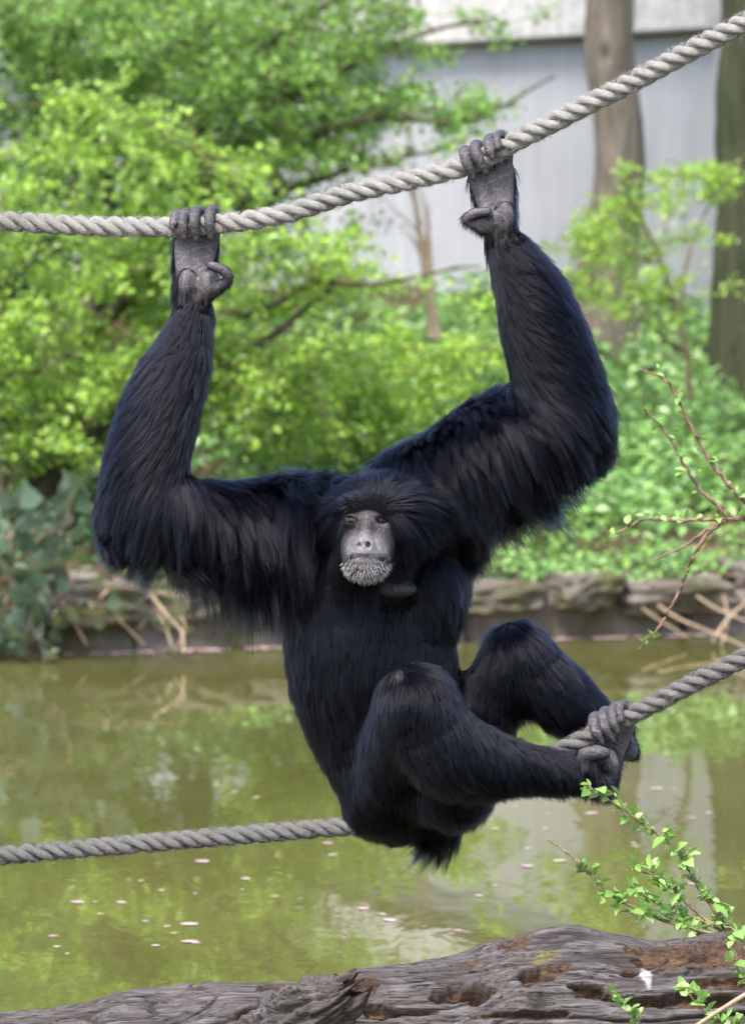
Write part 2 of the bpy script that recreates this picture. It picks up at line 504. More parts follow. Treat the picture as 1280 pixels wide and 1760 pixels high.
def make_tree(name, label, cat, base, limbs, sprays, leafmat, leaf=0.028, per_m=45, clump=0.035, trunkmat=None, group=None, up=0.6, twig_r=0.004):
    """limbs: lists of (x,y,z,radius); sprays: list of (target point, limb index or None)"""
    t = thing(name, label, cat, base, group)
    base = np.asarray(base, float)
    trunkmat = trunkmat or M_bark
    g0 = limbs[0][0]
    gz = float(ground_h(np.array([g0[0]]), np.array([g0[1]]))[0]) - 0.06
    if gz < g0[2]: limbs = [[(g0[0], g0[1], gz, g0[3] * 1.15)] + list(limbs[0])] + limbs[1:]
    lp = []
    for li, l in enumerate(limbs):
        p, ln = spline(np.array(l, float), max(10, int(14 * len(l) / 2)))
        pth, rad = p[:, :3], p[:, 3]
        wob = np.stack([vnoise(pth * 4 + 7 * li, 5), vnoise(pth * 4 + 9 * li, 6), vnoise(pth * 4, 7)], 1) * 0.02
        pth = pth + wob * np.clip(np.linspace(0, 6, len(pth)), 0, 1)[:, None]
        v, f, e = tube(pth - base, rad, 12 if rad[0] > 0.03 else 7, 0.05)
        link('trunk' if li == 0 else 'branch', mesh('trunk', v, [f, e], trunkmat), t)
        lp.append(pth)
    allp = np.vstack(lp)
    tw, pos, sz = [], [], []
    for tgt in sprays:
        tgt = np.asarray(tgt, float)
        d = np.linalg.norm((allp - tgt) * np.array([1, 0.8, 1.25]), axis=1) - 0.5 * (allp[:, 2] < tgt[2]) * 0.2
        s = allp[np.argmin(d + rng.random(len(d)) * 0.12)]
        pth = twig_path(s, tgt, rng.uniform(0.02, 0.2), 0.06)
        L = np.linalg.norm(tgt - s)
        tw.append(tube(pth - base, np.linspace(twig_r * (1 + 1.2 * L), twig_r * 0.35, len(pth)), 4))
        a, b = spray_leaves(pth, per_m, clump, leaf, max(0.15, 1 - 0.55 / max(L, .3)))
        pos.append(a); sz.append(b)
        for q in range(2):          # side shoots
            j = rng.integers(len(pth) // 2, len(pth))
            e2 = pth[j] + rng.normal(0, 0.13, 3) * np.array([1.3, 1, 0.5])
            p2 = twig_path(pth[j], e2, 0.08, 0.05, 6)
            tw.append(tube(p2 - base, np.linspace(twig_r * 0.6, twig_r * 0.3, 6), 3))
            a, b = spray_leaves(p2, per_m * 1.2, clump * 0.8, leaf, 0.0)
            pos.append(a); sz.append(b)
    v, fl = join(tw)
    props(link('twigs', mesh('twigs', v, fl, M_twig), t), kind='stuff')
    v, f = leaves(np.vstack(pos) - base, np.concatenate(sz), up)
    props(link('crown', mesh('crown', v, f, leafmat, smooth=False), t), kind='stuff')
    return t

def region(n, pts, d0, d1):
    """n random spray ends spread through boxes given as photograph rectangles (x0,y0,x1,y1,weight)"""
    w = np.array([p[4] * (p[2] - p[0]) * (p[3] - p[1]) for p in pts], float); w /= w.sum()
    out = []
    for i in rng.choice(len(pts), n, p=w):
        x0, y0, x1, y1, _ = pts[i]
        out.append(at(rng.uniform(x0, x1), rng.uniform(y0, y1), rng.uniform(d0, d1)))
    return out

def L4(px, py, d, r): return (*at(px, py, d), r)

# nearest hawthorn: bright young leaves, leaning over the water from the left
make_tree('hawthorn_tree', 'bright yellow-green young hawthorn leaning over the water beside the ivy', 'tree', tuple(at(40, 985, 18.7)),
    [[L4(40, 990, 18.7, 0.075), L4(70, 860, 18.7, 0.07), L4(95, 740, 18.8, 0.06), L4(150, 560, 18.9, 0.045), L4(190, 380, 19, 0.03), L4(160, 200, 19, 0.012)],
     [L4(75, 850, 18.7, 0.055), L4(170, 720, 18.5, 0.045), L4(300, 640, 18.4, 0.03), L4(430, 590, 18.3, 0.018), L4(560, 500, 18.2, 0.008)],
     [L4(120, 640, 18.9, 0.035), L4(260, 480, 18.6, 0.026), L4(380, 400, 18.5, 0.016), L4(440, 320, 18.4, 0.007)],
     [L4(75, 840, 18.7, 0.04), L4(10, 700, 18.4, 0.03), L4(-80, 560, 18.3, 0.02), L4(-160, 420, 18.3, 0.01)],
     [L4(400, 548, 18.3, 0.014), L4(470, 520, 18.2, 0.014), L4(540, 488, 18.2, 0.012), L4(640, 492, 18.2, 0.009), L4(760, 470, 18.2, 0.006), L4(830, 455, 18.3, 0.003)],
     [L4(20, 760, 18.4, 0.03), L4(0, 860, 18.1, 0.02), L4(60, 930, 17.9, 0.008)]],
    region(190, [(60, 170, 240, 330, 1.5), (40, 330, 330, 480, 1.2), (330, 270, 470, 380, 1.4), (0, 480, 300, 780, 1.6), (0, 560, 160, 860, 1.0), (300, 390, 600, 500, 1.2),
                  (340, 620, 660, 800, 1.1), (380, 500, 560, 640, .9), (-150, 300, 0, 900, .6), (20, 860, 90, 950, .9), (560, 470, 640, 520, .4), (240, 470, 420, 620, 1.0)], 17.9, 19.0),
    M_leaf_bright, 0.030, 27, 0.030, group=None)

# second thorn tree behind it, darker, reaching out in front of the wall
make_tree('thorn_tree', 'mid green thorn tree with tiered boughs reaching in front of the concrete wall', 'tree', tuple(at(325, 640, 21.5)),
    [[L4(325, 650, 21.5, 0.075), L4(338, 420, 21.5, 0.06), L4(335, 280, 21.5, 0.05), L4(350, 120, 21.6, 0.035), L4(400, -60, 21.7, 0.02)],
     [L4(335, 330, 21.5, 0.045), L4(460, 190, 21.3, 0.03), L4(600, 110, 21.1, 0.02), L4(720, 60, 21, 0.01), L4(860, 20, 20.9, 0.005)],
     [L4(336, 300, 21.5, 0.04), L4(480, 260, 21.2, 0.025), L4(640, 200, 21, 0.015), L4(800, 200, 20.9, 0.009), L4(960, 130, 20.8, 0.004)],
     [L4(340, 400, 21.5, 0.04), L4(230, 250, 21.4, 0.03), L4(110, 150, 21.3, 0.02), L4(0, 60, 21.2, 0.01)],
     [L4(345, 200, 21.5, 0.03), L4(480, 60, 21.4, 0.02), L4(640, -40, 21.3, 0.01)],
     [L4(340, 360, 21.5, 0.03), L4(470, 330, 21, 0.02), L4(600, 290, 20.8, 0.012), L4(760, 250, 20.7, 0.006)]],
    region(290, [(0, 0, 640, 160, 1.4), (240, 100, 560, 300, 1.5), (470, 150, 640, 300, 1.2), (0, 0, 300, 300, 1.0), (560, 60, 700, 150, 1.0), (480, 240, 640, 320, .9), (0, 240, 330, 470, .7), (640, 0, 760, 40, .8),
                  (650, 150, 800, 250, .7), (760, 170, 1010, 250, .45), (700, 60, 900, 140, .35), (0, -200, 700, 0, .7), (300, 300, 560, 480, .6)], 20.4, 22.2),
    M_leaf_mid, 0.032, 21, 0.036, group=None)

# dark evergreen mass at the back left
make_tree('evergreen_tree', 'dark bluish evergreen filling the gap behind the two thorn trees', 'tree', tuple(at(60, 600, 24.0)),
    [[L4(60, 610, 24, 0.09), L4(70, 350, 24, 0.08), L4(75, 150, 24, 0.06), L4(90, -80, 24, 0.04), L4(80, -300, 24, 0.02)],
     [L4(70, 300, 24, 0.04), L4(200, 160, 24, 0.03), L4(340, 60, 24, 0.01)],
     [L4(70, 420, 24, 0.04), L4(220, 350, 24, 0.03), L4(400, 300, 24, 0.01)],
     [L4(70, 330, 24, 0.04), L4(-60, 230, 24, 0.03), L4(-200, 100, 24, 0.01)]],
    region(150, [(-250, -300, 520, 560, 1.0), (0, 0, 200, 500, 1.0)], 23.2, 25.0),
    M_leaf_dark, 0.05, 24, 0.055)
# trees of the same kind beyond both sides of the view
for (sx_, lab, mt) in ((-330, 'mid green thorn tree growing left of the leaning hawthorn, past the ivy', M_leaf_mid), (-760, 'yellow-green thorn tree farther along the bank past the ivy', M_leaf_bright), (1720, 'mid green thorn tree along the bank past the mossy trunk', M_leaf_mid)):
    make_tree('bank_thorn', lab, 'tree', tuple(at(sx_, 800, 20.4)),
        [[L4(sx_, 800, 20.4, .07), L4(sx_ + 20, 520, 20.4, .055), L4(sx_ - 10, 250, 20.4, .035), L4(sx_ + 10, 0, 20.4, .015)],
         [L4(sx_ + 15, 560, 20.4, .04), L4(sx_ - 110, 380, 20.2, .025), L4(sx_ - 210, 280, 20, .008)],
         [L4(sx_ + 15, 480, 20.4, .04), L4(sx_ + 100, 330, 20.3, .025), L4(sx_ + 160, 200, 20.2, .008)]],
        region(70, [(sx_ - 230, -60, sx_ + 180, 700, 1.0)], 19.6, 21.2), mt, 0.034, 24, 0.04)
# leafy shrub between the animal's arms
make_tree('bramble_shrub', 'loose bramble shrub on the slope below the concrete wall', 'shrub', tuple(at(640, 830, 19.6)),
    [[L4(640, 840, 19.6, 0.012), L4(620, 760, 19.6, 0.01), L4(590, 680, 19.5, 0.006), L4(560, 620, 19.5, 0.003)],
     [L4(645, 840, 19.6, 0.012), L4(690, 740, 19.7, 0.009), L4(740, 660, 19.7, 0.004)],
     [L4(640, 835, 19.6, 0.01), L4(540, 760, 19.5, 0.007), L4(440, 720, 19.4, 0.004)]],
    region(70, [(400, 600, 800, 800, 1), (470, 640, 700, 760, .8), (640, 560, 860, 700, .35)], 19.0, 20.2),
    M_leaf_bright, 0.033, 28, 0.04)
# young sapling at the right, in front of the trunk
make_tree('field_maple_sapling', 'thin yellow-green sapling spreading in front of the tall bare trunk', 'sapling', tuple(at(1190, 620, 21.0)),
    [[L4(1190, 640, 21, 0.012), L4(1150, 500, 21, 0.010), L4(1110, 400, 20.9, 0.007), L4(1060, 330, 20.8, 0.004)],
     [L4(1165, 540, 21, 0.008), L4(1200, 400, 21, 0.006), L4(1260, 290, 21, 0.004), L4(1320, 240, 21, 0.002)],
     [L4(1130, 450, 20.9, 0.006), L4(1050, 430, 20.8, 0.004), L4(980, 420, 20.8, 0.002)],
     [L4(1180, 600, 21, 0.007), L4(1090, 540, 20.8, 0.005), L4(1010, 500, 20.7, 0.003)]],
    region(32, [(980, 350, 1110, 470, 1.2), (1090, 280, 1280, 360, 1.1), (1050, 400, 1180, 460, .8), (960, 390, 1010, 430, .5), (1000, 460, 1130, 560, .8), (1090, 330, 1160, 420, .5)], 20.4, 21.4),
    M_leaf_bright, 0.027, 22, 0.026, trunkmat=M_twig, twig_r=0.003)

# tall trunks
def tall_trunk(name, label, pts, mat, knot=None, ivy=0):
    g0 = pts[0]
    gz = float(ground_h(np.array([g0[0]]), np.array([g0[1]]))[0]) - 0.06
    pts = [(g0[0], g0[1], gz, g0[3] * 1.2)] + list(pts)
    b = np.array(pts[0][:3])
    t = thing(name, label, 'tree', tuple(b))
    p, ln = spline(np.array(pts, float), 120)
    seg = 40
    v, f, e = tube(p[:, :3] - b, p[:, 3], seg)
    q = v.copy(); c = np.vstack([np.repeat(p[:, :3] - b, seg, 0), p[:1, :3] - b, p[-1:, :3] - b])
    rel = q - c; rn = np.linalg.norm(rel, axis=1)[:, None] + 1e-9
    d = 0.012 * fbm(q * np.array([16, 16, 3.0]), 4, 21) + 0.02 * fbm(q * np.array([3, 3, 1.2]), 2, 22)
    if knot is not None:
        kd = np.linalg.norm((q + b - knot) * np.array([1, 1, .7]), axis=1)
        d = d + 0.03 * np.exp(-(kd / 0.06) ** 2) - 0.05 * np.exp(-(kd / 0.025) ** 2)
    v = q + rel / rn * d[:, None]
    link('trunk', mesh('trunk', v, [f, e], mat), t)
    bp = []
    for k in range(3):
        a = p[-20 - 8 * k, :3] - b
        ang = k * 2.1 + 0.5
        e_ = a + np.array([math.cos(ang) * 1.2, math.sin(ang) * 1.2, 0.9])
        vv, ff, ee = tube(twig_path(a, e_, 0.1, .03, 12), np.linspace(0.06, 0.012, 12), 8)
        link('branch', mesh('branch', vv, [ff, ee], mat), t)
        bp.append(e_)
    cp = np.vstack([rng.normal(0, 0.5, (900, 3)) + q_ for q_ in bp])
    v, f = leaves(cp, rng.uniform(.04, .07, len(cp)))
    props(link('crown', mesh('crown', v, f, M_leaf_mid, False), t), kind='stuff')
    return t
M_trunk = bark_material('grey_brown_bark', (0.10, 0.075, 0.065), (0.27, 0.215, 0.185), 11, 0.2, 0.025)
M_trunk2 = bark_material('mossy_bark', (0.02, 0.022, 0.014), (0.075, 0.07, 0.048), 9, 0.2, 0.03)
tall_trunk('plane_tree', 'tall straight grey-brown tree trunk standing before the concrete wall', [L4(1035, 530, 23, .165), L4(1042, 470, 23, .135), L4(1055, 380, 23, .122), L4(1062, 240, 23, .116), L4(1052, 100, 23, .112), L4(1048, 0, 23, .112), L4(1050, -300, 23, .105), L4(1045, -800, 23, .08), L4(1050, -1100, 23, .05)], M_trunk, at(1040, 92, 22.89))
tall_trunk('mossy_tree', 'dark mossy tree trunk past the corner of the concrete building', [L4(1285, 480, 22.2, .15), L4(1280, 380, 22.2, .125), L4(1276, 200, 22.2, .11), L4(1278, 0, 22.2, .105), L4(1275, -400, 22.2, .1), L4(1275, -900, 22.2, .07), L4(1275, -1100, 22.2, .05)], M_trunk2)
# bare saplings
for i, (x0, y0, x1, y1, lab) in enumerate([(752, 560, 708, 300, 'bare tan sapling stem against the grey wall, the taller of two'), (742, 560, 735, 380, 'bare tan sapling stem against the grey wall, the shorter of two')]):
    b = at(x0, y0 + 20, 22.0)
    t = thing('bare_sapling', lab, 'sapling', tuple(b), 'bare saplings by the wall')
    m_ = None
    pth = twig_path(b * 0, at(x1, y1, 22.0) - b, 0.02, 0.03, 14)
    if i == 0:
        m = Mat('tan_stem'); m.bsdf(m.ramp(m.noise(30, 3), [(0.3, (0.46, 0.30, 0.19)), (0.7, (0.62, 0.46, 0.33))]), 0.7); M_tan = m.m
    v, f, e = tube(pth, np.linspace(0.022, 0.008, 14), 8)
    link('stem', mesh('stem', v, [f, e], M_tan), t)
    for k in range(4):
        a = pth[6 + 2 * k]; v, f, e = tube(twig_path(a, a + np.array([rng.uniform(-.2, .2), rng.uniform(-.1, .1), rng.uniform(.15, .35)]), 0.05, .02, 7), np.linspace(.006, .002, 7), 5)
        link('side_twig', mesh('side_twig', v, [f, e], M_tan), t)

# hedge far behind, past the building's corner
hp = np.stack([rng.uniform(-22, 22, 60000), rng.uniform(36, 40, 60000), 0.9 + 7.5 * rng.random(60000) ** 1.1], 1)
hp[:, 2] *= 1 + 0.2 * vnoise(hp * np.array([.5, 0, 0]), 4)
v, f = leaves(hp, rng.uniform(.18, .32, len(hp)))
hd = mesh('far_hedge', v, f, M_leaf_dark, False)
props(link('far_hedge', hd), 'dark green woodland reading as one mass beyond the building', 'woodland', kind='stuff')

# ------------------------------------------------------------------ ground cover on the slope
def cover(n, rects, leaf, mat, name, label, h0=0.02, h1=0.16, clumps=400, y0=0.12, yr=6.3, rmax=0.16, xr=2.5):
    cs = []
    for i in range(clumps):
        for tr in range(30):
            x = rng.uniform(-xr, xr); s = rng.uniform(0.0, 1) ** 1.25
            y = bank_y(x) + y0 + yr * s
            px = 640 + x * F_PX / y
            z = float(ground_h(np.array([x]), np.array([y]))[0])
            py = HORIZON + (CAM_H - z) * F_PX / y
            if px < -150 or px > 1400: break
            if any(a <= px <= c and b <= py <= d for a, b, c, d in rects): break
        cs.append((x, y, z))
    cs = np.array(cs)
    per = n // clumps
    rad = rng.uniform(0.05, rmax, clumps); hh = rng.uniform(h0 + 0.04, h1, clumps)
    off = rng.normal(0, 1, (clumps, per, 3))
    pos = cs[:, None, :] + off * rad[:, None, None] * np.array([1, 1, 0])
    u = rng.random((clumps, per)) ** 0.7
    pos[..., 2] += h0 + u * hh[:, None] * np.exp(-(off[..., 0] ** 2 + off[..., 1] ** 2) * 0.25)
    pos = pos.reshape(-1, 3)
    v, f = leaves(pos, leaf * rng.uniform(0.6, 1.3, len(pos)), 1.3, 0.7)
    stems = [tube(np.array([c, c + np.array([rng.normal(0, .02), 0, h * .5]), c + np.array([rng.normal(0, .03), 0, h])]), [0.004, .003, .002], 4) for c, h in zip(cs, hh)]
    sv, sf = join(stems)
    nv = len(v)
    o = link(name, mesh(name, np.vstack([v, sv]), [f, sf[0] + nv, sf[1] + nv], mat, False))
    return props(o, label, 'ground cover', kind='stuff')
cover(26000, [(380, 480, 1300, 930)], 0.050, M_leaf_herb, 'ground_cover', 'fresh green nettles and herbs covering the slope above the bank', 0.02, 0.24, 440)
cover(20000, [], 0.055, M_leaf_herb, 'outer_ground_cover', 'fresh green herbs carrying on along the slope to both sides', 0.02, 0.24, 420, xr=7.0)
cover(9000, [(400, 620, 900, 900), (840, 780, 1300, 1000), (1000, 500, 1290, 700)], 0.034, M_leaf_mid, 'low_herbs', 'yellow-green low herbs scattered in patches across the slope', 0.01, 0.12, 260)
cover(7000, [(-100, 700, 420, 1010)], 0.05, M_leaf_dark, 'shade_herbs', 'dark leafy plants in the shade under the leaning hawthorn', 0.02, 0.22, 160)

cover(2400, [(800, 930, 1300, 1100), (330, 930, 480, 1100)], 0.036, M_leaf_herb, 'bank_plants', 'small green plants rooted among the stones of the bank', 0.0, 0.09, 60, -0.02, 0.35, 0.07)
# ------------------------------------------------------------------ ivy over the bank, leaf by leaf
def leaf_mesh(name, L, W, mat, n=7, serr=0.12, shape=0.0, curl=0.25, fold=0.3, lobes=False):
    t = np.linspace(0, 1, n)
    if lobes:
        w = W * np.interp(t, [0, .08, .22, .36, .5, .62, .8, 1], [.25, .62, 1.0, .52, .62, .34, .18, 0.0])
    else:
        w = W * np.sin(np.pi * np.clip(t, 0.02, 0.99) ** (0.85 + shape)) ** 0.75
        w[1:-1:2] *= 1 + serr; w[2:-1:2] *= 1 - serr
        w[0] = W * 0.04; w[-1] = W * 0.03
    y = t * L; z = -curl * L * t ** 2
    vs = []
    for i in range(n):
        vs += [(-w[i] / 2, y[i], z[i] + fold * w[i] / 2), (0, y[i], z[i]), (w[i] / 2, y[i], z[i] + fold * w[i] / 2)]
    f = []
    for i in range(n - 1):
        a = 3 * i
        f += [(a, a + 1, a + 4, a + 3), (a + 1, a + 2, a + 5, a + 4)]
    return mesh(name, vs, np.array(f), mat, True)
M_ivy = leaf_material('ivy_leaf', (0.03, 0.075, 0.035), (0.07, 0.135, 0.075), (0.15, 0.22, 0.13), 0.25, island=False, gloss=0.3)
ivy_m = [leaf_mesh('ivy_leaf', 0.085, 0.085, M_ivy, 8, 0, 0, cu, .2, True) for cu in (.1, .25, .4)]
iv = thing('ivy', 'dark ivy with pale veined leaves hanging over the stone bank', 'ivy', tuple(at(60, 1120, 17.3)))
ib = np.array(iv.location)
st = []
for k in range(9):
    p0 = at(rng.uniform(-30, 120), rng.uniform(850, 930), 17.6); p1 = at(rng.uniform(-30, 110), rng.uniform(1040, 1130), 17.25)
    st.append(tube(twig_path(p0, p1, 0.1, .08, 12) - ib, 0.005, 5))
for p0, p1 in (((100, 1000), (320, 1030)), ((180, 1040), (250, 1110)), ((60, 1000), (150, 1110))):
    st.append(tube(twig_path(at(*p0, 17.5), at(*p1, 17.25), 0.05, .05, 12) - ib, 0.004, 5))
v, f = join(st)
link('stem', mesh('ivy_stem', v, f, M_twig), iv)
sp = []
for k in range(230):
    r_ = rng.random()
    if r_ < 0.72: px, py = rng.uniform(-40, 110) - 10 * rng.random(), rng.uniform(860, 1140)
    elif r_ < 0.9: px, py = rng.uniform(60, 230), rng.uniform(830, 1000)
    else: px, py = rng.uniform(90, 330), rng.uniform(1000, 1090)
    if px > 95 and py > 1040 and r_ < .72: px -= 80
    sp.append((px, py, rng.uniform(17.1, 17.45)))
for (px, py, d) in sp:
    o = link('leaf', ivy_m[rng.integers(3)], iv, tuple(at(px, py, d) - ib))
    o.rotation_euler = (R(rng.uniform(20, 95)), R(rng.uniform(-35, 35)), R(rng.uniform(120, 240)))
    s = rng.uniform(0.6, 1.25); o.scale = (s, s, s)

# dry stalks trailing from the bank into the water
m = Mat('dry_stalk'); m.bsdf(m.ramp(m.noise(25, 3), [(0.3, (0.22, 0.15, 0.09)), (0.7, (0.42, 0.32, 0.21))]), 0.8); M_dry = m.m
def stalks(name, label, base, lines, mat=M_dry):
    t = thing(name, label, 'dry stalks', tuple(base))
    for pts, r in lines:
        p, _ = spline(np.array([at(*q) for q in pts]), 14)
        v, f, e = tube(p - base, np.linspace(r, r * .6, 14), 6)
        link('stalk', mesh('stalk', v, [f, e], mat), t)
    return t
stalks('dry_reed', 'pale dry stalks drooping over the stone edge beside the ivy', at(290, 1125, 17.3), [
    (((262, 1025, 17.4), (290, 1062, 17.2), (312, 1085, 17.15), (316, 1122, 17.1)), .007),
    (((270, 1050, 17.4), (285, 1080, 17.2), (296, 1112, 17.1)), .005),
    (((160, 1045, 17.35), (130, 1010, 17.5), (90, 1060, 17.2)), .006),
    (((185, 1015, 17.4), (160, 1040, 17.3), (145, 1060, 17.25)), .006),
    (((300, 1040, 17.4), (318, 1080, 17.2), (300, 1120, 17.1)), .004)])
stalks('dry_brush', 'tangle of dry brown twigs at the water under the budding branch', at(1200, 1085, 17.9), [
    (((1090, 1010, 18.3), (1160, 1060, 17.9), (1230, 1090, 17.7), (1300, 1120, 17.6)), .006),
    (((1150, 985, 18.4), (1220, 1040, 18), (1300, 1075, 17.8)), .006),
    (((1225, 1100, 17.7), (1255, 1060, 17.9), (1300, 1020, 18.1)), .008),
    (((1060, 1000, 18.3), (1110, 1050, 18), (1180, 1095, 17.8)), .004),
    (((1240, 1110, 17.7), (1250, 1060, 18), (1235, 990, 18.3)), .005),
    (((960, 1050, 18.2), (990, 1040, 18.1), (1010, 1030, 18.1)), .006)])
N_FUR = 420000

# ================================================================== ROPES
UP_ROPE = [(-500, 352), (-200, 368), (0, 379), (150, 388), (300, 390), (340, 387), (430, 378), (500, 364), (600, 332), (700, 310), (790, 288), (835, 269), (870, 250), (930, 220), (1000, 184), (1100, 133), (1200, 79), (1280, 38), (1600, -130)]
LO_ROPE = [(-500, 1498), (-200, 1484), (0, 1471), (200, 1454), (400, 1437), (600, 1421), (680, 1420), (770, 1392), (870, 1342), (960, 1293), (1040, 1252), (1100, 1222), (1200, 1170), (1280, 1130), (1600, 960)]
def rope_depth_up(px): return float(np.interp(px, [-500, 0, 340, 850, 1280, 1600], [9.2, 9.1, 9.02, 8.9, 8.6, 8.4]))
def rope_depth_lo(px): return float(np.interp(px, [-500, 0, 620, 1040, 1280, 1600], [9.25, 9.15, 9.02, 8.89, 8.75, 8.6]))
up_path, up_len = spline(np.array([at(x, y, rope_depth_up(x)) for x, y in UP_ROPE]), 900)
lo_path, lo_len = spline(np.array([at(x, y, rope_depth_lo(x)) for x, y in LO_ROPE]), 900)
def rope_at(path, px):
    pp = 640 + path[:, 0] * F_PX / path[:, 1]
    i = int(np.argmin(np.abs(pp - px)))
    t = path[min(i + 3, len(path) - 1)] - path[i - 3]
    return path[i], t / np.linalg.norm(t)

def rope_material(name, dark, light, lichen=0.0):
    m = Mat(name)
    tc = m.n('ShaderNodeUVMap')
    mp = m.n('ShaderNodeMapping'); mp.inputs['Scale'].default_value = (1, 1, 1)
    m.l(tc.outputs[0], mp.inputs['Vector'])
    n1 = m.noise(1.0, 3, 0.6, None)
    sc = m.n('ShaderNodeMapping'); sc.inputs['Scale'].default_value = (30, 70, 1); m.l(tc.outputs[0], sc.inputs['Vector'])
    fib = m.noise(2.0, 4, 0.7, sc.outputs[0])
    big = m.noise(9, 4, 0.6, m.coords())
    c = m.ramp(fib, [(0.25, dark), (0.65, light)])
    c = m.mix(m.math('MULTIPLY', big, 0.35), c, dark)
    st = m.noise(5, 5, 0.65, m.coords())
    c = m.mix(m.ramp(st, [(0.5, (0, 0, 0)), (0.72, (.55, .55, .55))]), c, tuple(q * 0.55 for q in dark))
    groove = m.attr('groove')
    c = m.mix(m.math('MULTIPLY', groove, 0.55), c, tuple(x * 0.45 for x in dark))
    if lichen:
        ln = m.noise(24, 3, 0.6, m.coords())
        c = m.mix(m.ramp(ln, [(0.70, (0, 0, 0)), (0.75, (1, 1, 1))]), c, (0.36, 0.29, 0.05))
    m.bsdf(c, 0.95, m.bump(fib, 0.0025, 0.9), 0.1)
    return m.m

def make_rope(name, label, path, length, R_, mat, seed, pitch=0.092):
    b = path[0]
    root = thing(name, label, 'rope', tuple(b))
    n = int(length / 0.0042); seg = 44
    pth, _ = spline(path[::6], n)
    t, sd, up = frames(pth)
    s = np.linspace(0, length, n)
    a = R_ * 0.52; rs = R_ * 0.53
    psi = np.linspace(0, 2 * np.pi, seg, endpoint=False)
    for k in range(3):
        wob = 0.30 * vnoise(np.stack([s * 9, s * 0 + k * 5, s * 0 + seed], -1), 3)
        phi = 2 * np.pi * s / pitch + k * 2 * np.pi / 3 + wob
        # phi=0 top, 90 deg towards the camera side (-side is away from +y)
        fr = sd if sd[n // 2][1] < 0 else -sd
        cen = pth + a * (np.cos(phi)[:, None] * up + np.sin(phi)[:, None] * fr)
        yarn = 12
        rel = psi[None, :] + (-2 * np.pi * s / 0.075)[:, None]
        bumpy = np.abs(np.sin(yarn / 2 * rel)) ** 0.7
        fine = vnoise(np.stack([s[:, None] * 220 + 0 * rel, 3 * rel, 0 * rel + k * 7 + seed], -1), 9)
        big = vnoise(np.stack([s[:, None] * 40 + 0 * rel, np.cos(psi)[None] * 1.5 + 0 * rel, np.sin(psi)[None] * 1.5 + 0 * rel], -1), 10 + k)
        rr = rs * (0.945 + 0.075 * bumpy + 0.035 * fine + 0.03 * big)
        ang = psi[None, :]
        v = cen[:, None, :] + rr[..., None] * (np.cos(ang)[..., None] * up[:, None, :] + np.sin(ang)[..., None] * fr[:, None, :])
        i = np.arange(n - 1)[:, None] * seg; j = np.arange(seg)[None, :]; j2 = (j + 1) % seg
        f = np.stack([i + j, i + j2, i + seg + j2, i + seg + j], -1).reshape(-1, 4)
        uv = np.stack([np.repeat(s[:, None], seg, 1), rel / (2 * np.pi)], -1).reshape(-1, 2)
        link('strand', mesh('strand', (v - b).reshape(-1, 3), f, mat, True, {'groove': (1 - bumpy).ravel()}, uv), root)
    # loose fibres standing off the surface
    N = 14000
    i = rng.integers(5, n - 5, N); th = rng.random(N) * 2 * np.pi
    fr = sd if sd[n // 2][1] < 0 else -sd
    rad = np.cos(th)[:, None] * up[i] + np.sin(th)[:, None] * fr[i]
    p0 = pth[i] + rad * R_ * rng.uniform(0.93, 1.0, N)[:, None]
    L = np.minimum(rng.exponential(0.0034, N), .009)[:, None] + 0.001
    dr = rad * 0.6 + t[i] * rng.normal(0, 1.0, N)[:, None] + rng.normal(0, .35, (N, 3))
    dr /= np.linalg.norm(dr, axis=1)[:, None]
    pts = np.stack([p0, p0 + dr * L * .5 + rng.normal(0, .0004, (N, 3)), p0 + dr * L + rng.normal(0, .0012, (N, 3))], 1) - b
    hair('fibre_fuzz', pts, np.array([0.00022, 0.0002, 0.0001]), mat, root, 'stuff')
    return root

def hair(name, pts, rad, mat, parent, kind=None):
    N, k, _ = pts.shape
    hc = bpy.data.hair_curves.new(name)
    hc.add_curves([k] * N)
    hc.attributes['position'].data.foreach_set('vector', pts.astype(np.float32).ravel())
    ra = hc.attributes.get('radius') or hc.attributes.new('radius', 'FLOAT', 'POINT')
    rr = np.broadcast_to(rad, (N, k)) if rad.ndim == 1 else rad
    ra.data.foreach_set('value', np.ascontiguousarray(rr, np.float32).ravel())
    hc.materials.append(mat)
    o = link(name, hc, parent)
    if kind: o['kind'] = kind
    return o

M_rope = rope_material('hemp_rope', (0.24, 0.225, 0.205), (0.50, 0.48, 0.445))
M_rope2 = rope_material('weathered_rope', (0.12, 0.115, 0.11), (0.28, 0.268, 0.255), 1.0)
# (path, radius, twist)
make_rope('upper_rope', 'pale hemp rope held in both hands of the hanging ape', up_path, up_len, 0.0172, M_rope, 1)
make_rope('lower_rope', 'grey weathered rope with yellow lichen flecks that the ape sits on', lo_path, lo_len, 0.0160, M_rope2, 2, 0.088)

